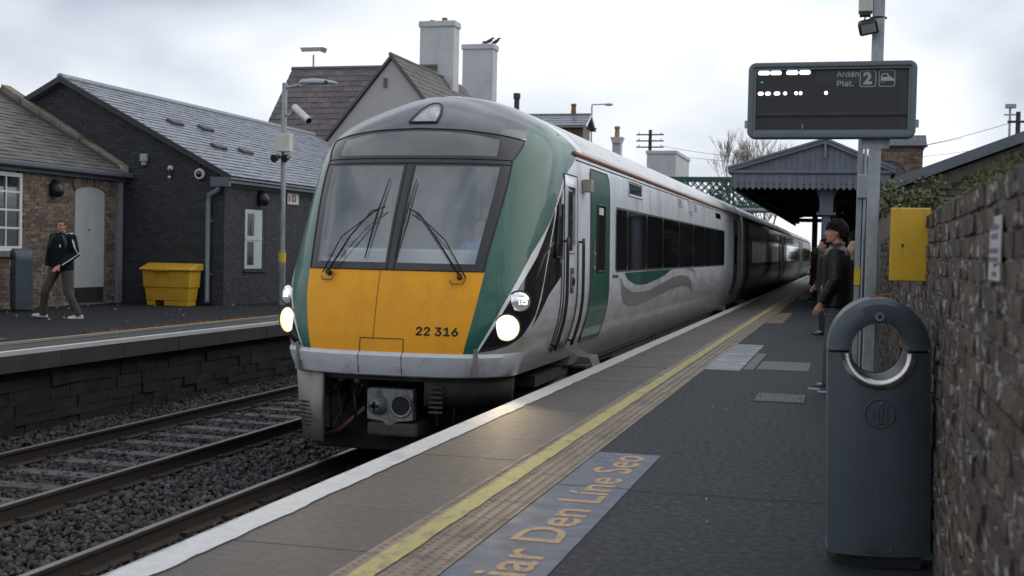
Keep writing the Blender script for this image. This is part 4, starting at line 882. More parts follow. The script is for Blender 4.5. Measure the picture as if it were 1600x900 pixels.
# window with glazing bars
BX('window_reveal', mat('window_dark_room', (.05, .05, .03), .9), BXw - .04, BXw - .018, 20.0, 21.72, 1.17, 2.75, ob)
wn = empty('window', (BXw, 21, 1.2)); wn.parent = ob; wn.location = Vector((BXw, 21, 1.2)) - ob.location
BX('blind', M_room, BXw - .016, BXw - .01, 20.02, 21.7, 1.2, 2.73, wn); BX('glazing', M_winglass, BXw - .006, BXw - .003, 20.05, 21.66, 1.22, 2.7, wn)
for z0, z1 in ((1.18, 1.28), (2.66, 2.74)): BX('frame_rail', M_wfr, BXw - .005, BXw + .03, 20.0, 21.70, z0, z1, wn)
for y0 in (20.0, 21.62): BX('frame_stile', M_wfr, BXw - .0045, BXw + .0295, y0, y0 + .08, 1.18, 2.74, wn)
for y0 in (20.4, 20.8, 21.2): BX('glazing_bar', M_wfr, BXw - .003, BXw + .02, y0, y0 + .035, 1.25, 2.7, wn)
for z0 in (1.62, 1.98, 2.34): BX('glazing_bar', M_wfr, BXw - .0025, BXw + .0215, 20.05, 21.65, z0, z0 + .04, wn)
BX('window_sill', M_omort, BXw - .02, BXw + .09, 19.9, 21.8, 1.06, 1.17, ob, bevel=.01)
# boarded door with arched brick head
dr = MB().prism([(23.52, .40)] + [(24.08 - .56 * math.cos(a), 2.45 + .155 * math.sin(a)) for a in np.linspace(0, math.pi, 11)] + [(24.645, .40)], (.012, 0, 0), (BXw - .016, 0, 0), (0, 1, 0), (0, 0, 1)).build('door', M_door, ob)
BX('door_gap', M_dark, BXw - .018, BXw - .008, 23.56, 24.6, PZ, .40, ob); BX('door_frame_post', M_omort, BXw - .017, BXw + .005, 24.62, 24.67, PZ, 2.5, ob); BX('threshold', M_omort, BXw - .017, BXw + .03, 23.5, 24.68, PZ - .01, PZ + .04, ob)
MB().disc((BXw - .004, 24.05, 1.66), (1, 0, 0), .02, .015, 10).build('keyhole', M_dark, dr)
me = box_mesh('arch_brick', .05, .075, .225, M_obrick, jit=.005)
for a in np.linspace(.3, math.pi - .3, 17):
    piece('arch_brick', me, (BXw - .004, 24.08 - (.63) * math.cos(a), 2.46 + .16 * math.sin(a) + .10), ob, (math.pi / 2 - a if False else (a - math.pi / 2) * -.35, 0, 0))
BX('pilaster', mat('grey_render_pilaster', (.19, .2, .215), .7, var=.1, scale=4), BXw - .02, BXw + .06, 25.08, 25.26, PZ, 2.9, ob)
bulkhead_light((BXw + .02, 22.75, 2.5), (1, 0, 0), 'black hooded wall light on the old brown brick wall')
oV = Vector((-19.2 - (BXw + .25), 0, 4.8 - 2.98)); OL = oV.length; oV.normalize()
orf = MB().prism([(BXw + .25, 2.96), (-19.2, 4.78), (-22.5, 2.96), (-22.5, 2.9), (-19.2, 4.70), (BXw + .25, 2.88)], (0, BY1 - BY0 - .2, 0), (0, BY0, 0)).build('roof', M_slate2, ob)
slates(orf, (BXw + .27, 19.0, 2.965), (0, 1, 0), oV, [(0, 0), (6.0, 0), (6.0, OL), (0, OL)], M_slate2, .28, .19, .011, 300, jit=.008)
BX('gutter', M_fascia, BXw + .12, BXw + .3, BY0, BY1 + .2, 2.86, 2.98, ob, bevel=.03); BX('fascia', M_fascia, BXw + .04, BXw + .12, BY0, BY1 + .1, 2.78, 2.96, ob)
M_cop = mat('mossy_coping_stone', (.2, .18, .14), .9, var=.35, scale=5, bump=.4, streak=[((.075, .08, .035), (2.5, 2.5, 2.5), .46, .62), ((.32, .3, .25), (7, 7, 7), .62, .72)])
for i in range(6):
    a = Vector((BXw + .12, 0, 3.14)).lerp(Vector((-19.15, 0, 5.0)), i / 6 + .004); c = Vector((BXw + .12, 0, 3.14)).lerp(Vector((-19.15, 0, 5.0)), (i + 1) / 6 - .004)
    MB().prism([(a.x, a.z - .14), (c.x, c.z - .14), (c.x, c.z + .03), (a.x, a.z + .03)], (0, .34, 0), (0, BY1 - .18, 0)).build('coping_stone', M_cop, ob, bevel=.015)
MB().prism([(-19.1, 4.98), (-22.3, 3.1), (-22.3, 2.94), (-19.1, 4.8)], (0, .34, 0), (0, BY1 - .18, 0)).build('coping_stone', M_cop, ob, bevel=.015)
MB().prism([(BXw + .14, 2.98), (-19.15, 4.72), (-19.15, 4.86), (BXw + .14, 3.12)], (0, .06, 0), (0, BY1 - .25, 0)).build('lead_flashing', mat('dark_lead', (.05, .052, .058), .5), ob)
BX('kneeler_stone', mat('pale_kneeler', (.34, .31, .25), .8), BXw - .1, BXw + .16, BY1 - .2, BY1 + .16, 2.99, 3.15, ob, bevel=.01)
# ---- grit bin
M_gbin = mat('yellow_grit_bin_plastic', (.50, .285, .02), .45, var=.1, scale=4, streak=[((.2, .13, .04), (3, 3, 3), .6, .8)])
gx0, gx1, gy0, gy1 = -15.16, -13.94, 24.6, 25.15
gb = empty('grit_bin', ((gx0 + gx1) / 2, gy0, PZ), 'yellow plastic grit bin against the dark gable wall', 'grit bin')
def tub(z0, z1, i0, i1, b):
    b.add([(gx0 + i0, gy0 + i0, z0), (gx1 - i0, gy0 + i0, z0), (gx1 - i0, gy1 - i0, z0), (gx0 + i0, gy1 - i0, z0), (gx0 + i1, gy0 + i1, z1), (gx1 - i1, gy0 + i1, z1), (gx1 - i1, gy1 - i1, z1), (gx0 + i1, gy1 - i1, z1)], [(0, 3, 2, 1), (4, 5, 6, 7), (0, 1, 5, 4), (1, 2, 6, 5), (2, 3, 7, 6), (3, 0, 4, 7)]); return b
tub(PZ + .11, PZ + .42, .09, .06, MB()).build('tub', M_gbin, gb, bevel=.015)
for x in (gx0 + .10, gx0 + .53, gx1 - .52): BX('foot', M_gbin, x, x + (.2 if x < gx1 - .6 else .42), gy0 + .1, gy1 - .1, PZ, PZ + .112, gb, bevel=.01)
tub(PZ + .40, PZ + .80, .04, .02, MB()).build('upper_tub', M_gbin, gb, bevel=.02)
MB().prism([(gy0 - .04, PZ + .78), (gy1, PZ + .78), (gy1, PZ + .94), (gy1 - .2, PZ + .94), (gy0 - .04, PZ + .82)], (gx1 - gx0 + .06, 0, 0), (gx0 - .03, 0, 0), (0, 1, 0), (0, 0, 1)).build('lid', M_gbin, gb, bevel=.02)
BX('lid_handle', M_gbin, -14.85, -14.45, gy0 - .08, gy0 - .02, PZ + .77, PZ + .82, gb, bevel=.01)
# ---- lamp post on the far platform
M_galv = mat('galvanised_steel', (.30, .325, .345), .42, .55, var=.15, scale=14, streak=[((.2, .21, .22), (6, 6, 2), .5, .7)])
LX, LY = -12.82, 26.85
lp = empty('lamp_post', (LX, LY, PZ), 'galvanised lamp post with camera and yellow band on the far platform', 'lamp post')
MB().tube([(LX, LY, PZ), (LX, LY, 1.3), (LX, LY, 1.31), (LX, LY, 5.2)], [.085, .085, .062, .06], 12).build('column', M_galv, lp, smooth='auto')
MB().tube([(LX, LY, 1.02), (LX, LY, 1.24)], .09, 12).build('yellow_band', mat('yellow_tape', (.6, .42, .02), .5), lp); BX('access_door', M_galv, LX + .03, LX + .1, LY - .1, LY - .06, .35, .95, lp)
MB().tube([(LX, LY, 5.08), (LX + .4, LY - .02, 5.14)], .035, 8).build('bracket_arm', M_galv, lp)
lh = MB(); rings = []
for f, ww, hh in ((0, .03, .03), (.08, .1, .08), (.35, .14, .105), (.65, .13, .09), (.9, .08, .05), (1, .02, .02)):
    c = Vector((LX + .38 + .95 * f, LY - .02, 5.2 - .03 * f)); rings.append([c + Vector((0, ww * math.cos(q), hh * math.sin(q) if math.sin(q) > 0 else hh * .45 * math.sin(q))) for q in np.linspace(0, 2 * math.pi, 13)[:-1]])
lh.loft(rings).build('lamp_head', mat('pale_lamp_housing', (.36, .38, .41), .4, .2), lp, smooth=True); BX('photocell', M_blackp, LX + 1.08, LX + 1.13, LY - .2, LY - .1, 5.13, 5.22, lp); BX('lamp_lens', M_blackgl, LX + .6, LX + 1.1, LY - .1, LY + .06, 5.12, 5.15, lp)
MB().tube([(LX, LY, 4.45), (LX + .2, LY - .05, 4.45), (LX + .26, LY - .06, 4.55)], .035, 8).build('camera_mount', M_galv, lp)
a = Vector((LX + .3, LY - .1, 4.62)); c = Vector((LX + .78, LY - .35, 4.28)); MB().tube([a, c], [.085, .085], 12).build('camera_housing', mat('silver_camera', (.5, .51, .52), .4, .3), lp, smooth='auto'); MB().tube([c, c + (c - a).normalized() * .02], [.07, .07], 12).build('camera_lens', M_blackgl, lp)
BX('cabinet', mat('cream_cabinet', (.52, .52, .46), .5), LX - .08, LX + .27, LY - .28, LY - .07, 3.58, 4.0, lp, bevel=.015)
for x in (LX - .13, LX + .13): MB().tube([(x, LY - .25, 3.42), (x + .02, LY - .1, 3.47), (x + .03, LY, 3.5)], [.10, .07, .03], 10).build('loudspeaker', M_blackp, lp, smooth='auto')
# ---- litter bin of the same make on either platform
M_bin = mat('slate_grey_bin_plastic', (.048, .063, .08), .5, var=.1, scale=5, bump=.08, bscale=300, rvar=.06, streak=[((.06, .075, .09), (2, 2, .6), .55, .8), ((.12, .125, .13), (40, 40, 5), .68, .74), ((.03, .035, .04), (3, 3, 3), .55, .75)], spots=[((.2, .17, .14), 9, .035)])
M_chrome = mat('polished_steel', (.5, .5, .5), .16, 1., var=.1)
def litter_bin(loc, rz, label, tilt=0):
    """rounded litter bin: front faces local -y, width .46, height 1.21"""
    t = empty('litter_bin', (0, 0, 0), label, 'litter bin', 'grey litter bins on the platforms')
    hw, dp, top, zr = .225, .2, 1.215, .985
    def arc(r, n0, n1, cx=0, cz=zr, n=20): return [(cx + r * math.cos(a), cz + r * math.sin(a)) for a in np.linspace(n0, n1, n)]
    ho = .123; hc = .975
    # lower casing: rounded front and back (plan is a flattened oval), built as slices across x
    def casing(name, zlo, zhi_fn, holeside):
        b = MB(); nx_, xs_ = 29, np.linspace(-hw, hw, 29); prev = None
        for fy in (-1, 1):
            base = len(b.v)
            for x in xs_:
                yb = fy * (dp - .05 * (abs(x) / hw) ** 2.5)
                zt = zhi_fn(x)
                for q in np.linspace(0, 1, 14): b.v.append((x, yb, zlo + (zt - zlo) * q))
            for i in range(28):
                for j in range(13):
                    f = (base + i * 14 + j, base + (i + 1) * 14 + j, base + (i + 1) * 14 + j + 1, base + i * 14 + j + 1); b.f.append(f if fy < 0 else f[::-1])
        m_ = 29 * 14
        for i in (0, 28):
            for j in range(13):
                f = (i * 14 + j, i * 14 + j + 1, m_ + i * 14 + j + 1, m_ + i * 14 + j); b.f.append(f if i == 0 else f[::-1])
        for i in range(28):
            f = (i * 14 + 13, (i + 1) * 14 + 13, m_ + (i + 1) * 14 + 13, m_ + i * 14 + 13); b.f.append(f); f = (i * 14, (i + 1) * 14, m_ + (i + 1) * 14, m_ + i * 14); b.f.append(f[::-1])
        return b
    def low_top(x): return hc - math.sqrt(max(0, ho ** 2 - x ** 2)) if abs(x) < ho else hc
    o1 = casing('casing', .06, low_top, None).build('casing', M_bin, t, smooth='auto')
    BX('plinth', M_blackp, -hw + .04, hw - .04, -dp + .05, dp - .05, 0, .06, t); 
    MB().prism([(-hw - .004, .045), (hw + .004, .045), (hw + .004, .075), (-hw - .004, .075)], (0, .3, 0), (0, -.15, 0)).build('base_rim', M_bin, t)
    # hood: half ring
    b = MB(); na = 40
    for fy in (-1, 1):
        for k in range(na + 1):
            a = math.pi * k / na
            for r in (ho, ho + .03, hw - .025, hw):
                x, z = r * math.cos(a), hc + .012 + r * math.sin(a) * (1.0 if r < .2 else 1.04); yy = fy * (dp - .05 * (min(1, abs(x) / hw)) ** 2.5 - (.03 if r == hw else .004 if r > .19 else 0) * max(0, math.sin(a)) ** .5 - (.012 if r == ho else 0)); b.v.append((x, yy, z))
    m_ = (na + 1) * 4
    for k in range(na):
        for r in range(3):
            f = (k * 4 + r, (k + 1) * 4 + r, (k + 1) * 4 + r + 1, k * 4 + r + 1); b.f += [f, tuple(i + m_ for i in f[::-1])]
        b.f += [(k * 4 + 3, (k + 1) * 4 + 3, m_ + (k + 1) * 4 + 3, m_ + k * 4 + 3), (k * 4, m_ + k * 4, m_ + (k + 1) * 4, (k + 1) * 4)]
    for k in (0, na):
        f = [(k * 4 + r, k * 4 + r + 1, m_ + k * 4 + r + 1, m_ + k * 4 + r) for r in range(3)]; b.f += [q if k else q[::-1] for q in f]
    hd = b.build('hood', M_bin, t, smooth='auto')
    # chrome half lip of the mouth, and the dark well behind it
    for fy in (-1, 1):
        b = MB(); ka = 24
        for k in range(ka + 1):
            a = math.pi + math.pi * k / ka
            for r, d in ((ho - .004, .0), (ho - .002, .012), (ho + .038, .006), (ho + .044, -.004)): 
                x, z = r * math.cos(a), hc + r * math.sin(a); b.v.append((x, fy * (dp - .05 * (abs(x) / hw) ** 2.5 + d), z))
        for k in range(ka):
            for r in range(3): f = (k * 4 + r, (k + 1) * 4 + r, (k + 1) * 4 + r + 1, k * 4 + r + 1); b.f.append(f if fy > 0 else f[::-1])
        b.build('mouth_lip', M_chrome, t, smooth=True)
    sc_ = MB().tube([(0, -dp - .004, 1.14), (0, -dp + .02, 1.14)], .02, 14).build('lock_ring', M_chrome, t); MB().tube([(0, -dp - .007, 1.14), (0, -dp, 1.14)], .011, 8).build('lock_core', M_dark, sc_)
    em = MB().tube([(.064 * math.cos(a), -dp - .001 + .0, .705 + .064 * math.sin(a)) for a in np.linspace(0, 2 * math.pi, 33)], .004, 6).build('litter_emblem', M_bin, t, smooth=True)
    e_ = MB(); e_.box(-.006, .032, -dp - .008, -dp, .66, .672).box(.024, .032, -dp - .008, -dp, .672, .73).box(.006, .014, -dp - .008, -dp, .66, .735).box(-.012, -.004, -dp - .008, -dp, .66, .73); e_.ell((.012, -dp, .748), .012, .005, .012, nu=8, nv=5); e_.box(-.03, .03, -dp - .004, -dp, .722, .73)
    for q in range(4): e_.box(-.044 + .006 * q, -.024 + .004 * q, -dp - .003, -dp, .675 + q * .014, .68 + q * .014)
    e_.build('figure_relief', M_bin, em, kind='stuff')
    BX('maker_plate', M_bin, -.06, .06, -dp - .004, -dp, .075, .107, t, bevel=.003)
    t.location = loc; t.rotation_euler = (0, R_(tilt), rz); return t
litter_bin((.165, 6.02, 0), R_(2), 'tall grey litter bin with chrome mouth beside the near brick wall', -1.5)
litter_bin((-15.48, 20.9, PZ), R_(-42), 'grey litter bin beside the walking man on the far platform')
# ================================================================== BACKGROUND
M_render = mat('grey_white_render', (.5, .505, .52), .85, var=.1, scale=1.5, streak=[((.4, .4, .41), (1.2, 1.2, .4), .5, .75)])
M_ridge = mat('ridge_tile_grey', (.12, .11, .105), .7, var=.2)
hs = empty('slate_roofed_house', (-19, 46, -1), 'rendered house with steep purple slate roof behind the train', 'house')
MB().prism([(46.4, -1), (53.6, -1), (53.6, 4.9), (50, 8.95), (46.4, 4.9)], (6.4, 0, 0), (-23.3, 0, 0), (0, 1, 0), (0, 0, 1)).build('wall', M_render, hs)
hr_ = MB().prism([(46.0, 4.62), (50, 9.05), (54, 4.62), (54, 4.5), (50, 8.93), (46.0, 4.5)], (6.6, 0, 0), (-23.5, 0, 0), (0, 1, 0), (0, 0, 1)).build('roof', M_slateP, hs)
dv = Vector((0, 4, 4.43)).normalized(); slates(hr_, (-23.52, 46.0, 4.63), (1, 0, 0), dv, [(0, 0), (6.5, 0), (6.5, 5.97), (0, 5.97)], M_slateP, .46, .34, .016, 300, jit=.01)
MB().tube([(-23.55, 50, 9.08), (-16.9, 50, 9.08)], .09, 8).build('ridge_tile', M_ridge, hr_)
# projecting gable
GYh = 44.0; gz = 8.42; hwid = 3.3; gsl = 1.2
MB().prism([(-16.68 - hwid, -1), (-16.68 + hwid, -1), (-16.68 + hwid, gz - hwid * gsl), (-16.68, gz), (-16.68 - hwid, gz - hwid * gsl)], (0, 9, 0), (0, GYh, 0)).build('gable_wall', mat('pale_gable_render', (.4, .39, .375), .85, var=.07, scale=1.2), hs)
for sg in (-1, 1):
    e0 = (-16.68 + sg * (hwid + .2), gz + .06 - (hwid + .2) * gsl); q = MB().prism([e0, (-16.68, gz + .06), (-16.68, gz + .2), (e0[0], e0[1] + .14)], (0, 9, 0), (0, GYh - .12, 0)).build('roof', M_slateP if sg < 0 else M_slate2, hs)
    if sg > 0:
        U_ = Vector((0, 1, 0)); V_ = Vector((-1, 0, gsl)).normalized(); slates(q, (e0[0], GYh - .12, e0[1] + .14), U_, V_, [(0, 0), (8.9, 0), (8.9, (hwid + .2) * math.hypot(1, gsl)), (0, (hwid + .2) * math.hypot(1, gsl))], MATS['brown_grey_slate'], .4, .3, .014, 200)
MB().tube([(-16.68, GYh - .15, gz + .2), (-16.68, GYh + 8, gz + .2)], .08, 8).build('ridge_tile', M_ridge, hs)
bk = MB().box(-16.95, -16.85, GYh - .1, GYh, 7.4, 7.75).build('wall_bracket', M_ridge, hs)
def chimney(x0, x1, y0, y1, z0, z1, pots, parent, m):
    c = BX('chimney', m, x0, x1, y0, y1, z0, z1 - .25, parent); BX('chimney_cap', m, x0 - .06, x1 + .06, y0 - .06, y1 + .06, z1 - .25, z1, c, bevel=.03)
    for p in pots: MB().tube([(p[0], p[1], z1), (p[0], p[1], z1 + p[2])], [.14, .11], 10).build('chimney_pot', mat('terracotta_pot', (.2, .085, .05), .8), c)
chimney(-17.70, -16.2, 50.0, 50.75, 6.5, 10.98, [(-16.75, 50.4, .18), (-17.3, 50.4, .1)], hs, M_render)
chimney(-17.7, -16.22, 56, 56.75, 6, 11.0, [(-16.75, 56.4, .18)], hs, M_render)
MB().prism([(-16.7, 8.3), (-16.2, 8.2), (-15.9, 7.6), (-16.6, 7.6)], (0, .2, 0), (0, 49.5, 0)).build('lead_flashing', M_lead, hs)
BX('rear_wing', M_render, -22.5, -15.9, 53.6, 60, -1, 4.8, hs); MB().prism([(-22.7, 4.7), (-19.2, 8.4), (-15.7, 4.7)], (0, 6.2, 0), (0, 53.9, 0)).build('roof', M_slate2, hs)
def bird(loc, rz, label):
    t = empty('crow', loc, label, 'bird', 'crows on the chimney'); c = Vector(loc); f = Vector((math.cos(rz), math.sin(rz), 0)); b = MB()
    b.tube([c + f * -.26 + Vector((0, 0, .06)), c + f * -.12 + Vector((0, 0, .12)), c + Vector((0, 0, .17)), c + f * .1 + Vector((0, 0, .24)), c + f * .14 + Vector((0, 0, .31)), c + f * .2 + Vector((0, 0, .31)), c + f * .27 + Vector((0, 0, .30))], [.015, .06, .085, .07, .05, .035, .006], 8)
    b.build('body', M_blackp, t, smooth=True); MB().tube([c, c + Vector((0, 0, .12))], .012, 5).build('leg', M_blackp, t)
bird((-16.5, 56.3, 11.0), .4, 'black crow on the rear chimney, beside its pot'); bird((-16.24, 56.5, 11.0), 0, 'black crow at the outer edge of the rear chimney')
def mast(name, loc, h, head, label, cat='lamp post', lit=False):
    t = empty(name, loc, label, cat); c = Vector(loc); MB().tube([c, c + Vector((0, 0, h))], [.08, .05], 8).build('column', M_galv, t)
    return t, c + Vector((0, 0, h))
t, c = mast('flood_lamp', (-26.15, 58, -1), 12.1, None, 'lit square lamp on a pole above the purple roof')
MB().prism([(-.5, 0), (.5, 0), (.62, .22), (-.62, .22)], (0, .6, 0), (c.x, c.y - .3, c.z), (1, 0, 0), (0, 0, 1)).build('lamp_head', mat('grey_lamp_head', (.3, .3, .3), .5), t); BX('lamp_glass', mat('lit_lamp_glass', (1, .9, .7), .3, emit=(1, .9, .7), estr=1.6), c.x - .45, c.x + .45, c.y - .25, c.y + .25, c.z - .08, c.z - .002, t)
M_ivy = mat('ivy_leaf', (.035, .05, .016), .6, var=.4, scale=8, rnd=.5)
iv = empty('ivy', (-24.3, 47.5, -1), 'green ivy at the lower left edge of the purple roof', 'plant')
def blob(cx, cy, cz, rx, ry, rz):
    while True:
        p = [random.uniform(-1, 1) for _ in range(3)]; d = sum(q * q for q in p)
        if d < 1 and random.random() < d + .15: return (cx + p[0] * rx, cy + p[1] * ry, cz + p[2] * rz)
leaves(2600, lambda: blob(-23.9, 47.2, 5.4 + random.uniform(-1.6, .5), .55, .7, .8), .06, 'foliage', M_ivy, iv); MB().tube([(-24.2, 47.5, -1), (-24.3, 47.5, 3), (-24.1, 47.4, 6)], [.12, .08, .03], 7).build('stem', mat('bark', (.06, .05, .04), .9), iv)
# brick block with slate roof
M_rbrick = mat('red_brown_brick', (.13, .075, .055), .85, var=.3, scale=6, rnd=.3, bump=.3)
bh_ = empty('brick_block', (-17, 75, -1), 'small red brick block with slate roof and chimney pot behind the train', 'building')
BX('wall', mat('pale_brick_mortar', (.2, .17, .15), .9), -20.6, -15.95, 75.2, 77.3, -1, 9.2, bh_); MB().prism([(75.2, 9.1), (77.3, 9.1), (76.25, 9.85)], (4.6, 0, 0), (-20.55, 0, 0), (0, 1, 0), (0, 0, 1)).build('gable', M_rbrick, bh_)
brickwall(bh_, (0, 75.19, 0), (1, 0, 0), (0, 0, 1), [(-19, 7.8), (-15.95, 7.8), (-15.95, 9.2), (-19, 9.2)], [], bmeshes(M_rbrick, 3, .3, .1, .04), M_rbrick, .31, .11, 150)
q = MB().prism([(74.85, 9.12), (76.25, 9.92), (77.65, 9.12), (77.65, 9.02), (76.25, 9.8), (74.85, 9.02)], (5.2, 0, 0), (-20.9, 0, 0), (0, 1, 0), (0, 0, 1)).build('roof', M_slate, bh_)
slates(q, (-20.9, 74.85, 9.13), (1, 0, 0), Vector((0, 1.4, .8)), [(0, 0), (5.2, 0), (5.2, 1.6), (0, 1.6)], M_slate, .5, .35, .02, 60)
MB().tube([(-20.9, 76.25, 9.93), (-15.7, 76.25, 9.93)], .1, 6).build('ridge_tile', M_ridge, bh_); MB().tube([(-15.68, 74.8, 9.05), (-15.68, 76.25, 9.86), (-15.68, 77.7, 9.05)], .07, 6).build('barge_board', M_wfr, bh_)
MB().tube([(-16.8, 76.3, 9.9), (-16.8, 76.3, 10.5), (-16.8, 76.3, 10.52), (-16.8, 76.3, 10.62)], [.17, .14, .19, .16], 10).build('chimney_pot', MATS['terracotta_pot'], bh_); BX('gutter_spout', M_blackp, -15.7, -15.1, 75.1, 75.25, 8.92, 9.0, bh_)
t, c = mast('street_lamp', (-16.4, 80, -1), 12.0, None, 'thin street lamp beyond the small red brick block'); MB().tube([c, c + Vector((.9, 0, .03))], .04, 6).build('arm', M_galv, t); MB().ell(c + Vector((1.1, 0, 0)), .3, .12, .09).build('lamp_head', MATS['grey_lamp_head'], t)
cs = empty('chimney_stack', (-16.1, 60, -1), 'tall thin dark chimney pipe just above the train roof', 'chimney'); MB().tube([(-16.1, 60, -1), (-16.1, 60, 9.0)], .13, 10).build('flue', mat('dark_flue', (.06, .05, .045), .8), cs); MB().tube([(-16.1, 60, 8.9), (-16.1, 60, 8.98), (-16.1, 60, 9.2)], [.14, .18, .17], 10).build('cowl', MATS['dark_flue'], cs)
wc = empty('white_chimney', (-14.75, 80, -1), 'pale corbelled chimney with yellow pot beyond the train', 'chimney')
BX('stack', M_render, -15.0, -14.45, 80, 80.6, -1, 8.6, wc); MB().prism([(-15.0, 8.5), (-14.45, 8.5), (-14.32, 8.9), (-15.13, 8.9)], (0, .8, 0), (0, 79.9, 0)).build('corbel', M_render, wc); MB().tube([(-14.75, 80.3, 8.9), (-14.75, 80.3, 9.45), (-14.75, 80.3, 9.47), (-14.75, 80.3, 9.62)], [.17, .15, .2, .18], 10).build('chimney_pot', mat('buff_pot', (.3, .21, .1), .8), wc)
tp = empty('telegraph_pole', (-14.1, 90, -1), 'wooden telegraph pole with three crossarms above the pale block', 'pole')
M_wood = mat('tarred_wood', (.05, .04, .034), .8, var=.3); MB().tube([(-14.1, 90, -1), (-14.1, 90, 10.35)], [.16, .12], 8).build('post', M_wood, tp)
for z in (9.95, 9.5, 9.05): BX('crossarm', M_wood, -15.1, -13.1, 89.85, 89.95, z, z + .09, tp); MB().tube([(-14.9, 89.9, z + .09), (-14.9, 89.9, z + .22)], .04, 6).build('insulator', M_render, tp); MB().tube([(-13.3, 89.9, z + .09), (-13.3, 89.9, z + .22)], .04, 6).build('insulator', M_render, tp)
wb = empty('pale_rendered_block', (-8.6, 60, -1), 'pale rendered flat-topped block beyond the train roof', 'building')
BX('wall', M_render, -13.2, -11.25, 83, 90, -1, 8.05, wb); BX('parapet', M_render, -13.28, -11.17, 82.92, 90.08, 8.05, 8.28, wb, bevel=.03); BX('vent', M_dark, -12.3, -11.9, 82.97, 83, 6.2, 6.5, wb)
wb.location = (-12.2, 83, -1)
for ch in wb.children: ch.location += Vector((-8.6, 60, -1)) - Vector((-12.2, 83, -1))
def wire(a, c, sag, label):
    a, c = Vector(a), Vector(c); pts = [a.lerp(c, k / 16) - Vector((0, 0, sag * 4 * (k / 16) * (1 - k / 16))) for k in range(17)]
    MB().tube(pts, .013, 5).build('overhead_wire', mat('wire_black', (.03, .03, .03), .6), label=label, cat='wire', group='overhead wires beyond the canopy')
wire((-13.3, 89.9, 9.2), (6, 75, 8.3), 1.0, 'overhead wire from the telegraph pole, uppermost of three'); wire((-13.3, 89.9, 8.6), (8, 86, 8.6), .8, 'overhead wire from the telegraph pole, middle of three'); wire((-30, 90, 8.6), (6, 90, 6.3), .6, 'overhead wire crossing lowest behind the pale block')
wire((7.1, 60, 7.7), (-2, 90, 8.6), .5, 'overhead wire sagging left from the pole at far right')
def bare_tree(loc, h, label, seed):
    random.seed(seed); t = empty('bare_tree', loc, label, 'tree', 'bare winter trees behind the footbridge'); tb = MB(); cb = MB(); c = Vector(loc)
    def grow(p, d, ln, r, lvl, mb):
        q = p + d * ln; mb.tube([p, p.lerp(q, .5) + Vector((random.uniform(-.1, .1), 0, 0)) * ln * .3, q], [r, r * .8, r * .6], 5, cap=False)
        if lvl == 0: return
        for k in range(random.choice((2, 3, 4))):
            nd = (d + Vector((random.gauss(0, .3), random.gauss(0, .3), random.uniform(.05, .4)))).normalized(); grow(p.lerp(q, random.uniform(.55, 1)), nd, ln * random.uniform(.62, .82), max(r * .52, .013), lvl - 1, cb)
    grow(c, Vector((0, 0, 1)), h * .38, .2, 6, tb)
    tb.build('trunk', MATS['bark'], t); cb.build('crown', mat('twig', (.2, .16, .13), .9), t); random.seed(11)
bare_tree((-9.8, 118, -1), 13.2, 'bare winter tree above the footbridge, nearer the pale block', 3); bare_tree((-7.6, 122, -1), 13.6, 'bare winter tree right against the canopy roof slope', 5); bare_tree((-8.7, 125, -1), 11.4, 'small bare winter tree between the two taller ones', 9)
M_bush = mat('bush_leaf', (.045, .055, .02), .7, var=.4, scale=3, rnd=.5)
def shrub(cx, cy, zt, r, n, label, m=M_bush, size=.12, zb=-1.2, group=None):
    t = empty('shrub', (cx, cy, zb), label, 'shrub', group); h = zt - zb
    MB().tube([(cx, cy, zb), (cx + .05, cy, zb + h * .5)], [.06, .02], 6).build('stem', MATS['bark'], t); MB().tube([(cx, cy, zb), (cx - .2 * r, cy + .1, zb + h * .7)], [.05, .015], 6).build('stem', MATS['bark'], t)
    ks = [(random.uniform(-.7, .7) * r, random.uniform(-.6, .6) * r, random.uniform(.35, .9) * h) for _ in range(9)]
    def f():
        k = random.choice(ks); return blob(cx + k[0], cy + k[1], zb + k[2], r * .45, r * .45, h * .14)
    leaves(n, f, size, 'foliage', m, t)
shrub(-9.6, 100, 7.4, 1.2, 900, 'conical dark shrub right of the pale block', size=.16); shrub(-8.0, 100, 7.2, 1.4, 900, 'dark shrub just above the footbridge rail', size=.16)
for k, (x, y, zt, r) in enumerate(((-3.2, 150, 2.6, 2.5), (-9, 160, 3.2, 6), (4, 170, 6, 5), (-1.6, 140, 2.4, 2))): shrub(x, y, zt, r, 900, ('dark hedge bush at the end of the near platform', 'wide dark bush beyond the end of the tracks', 'wide bush behind the far end of the canopy', 'low bush at the vanishing point of the platform')[k], size=.3)
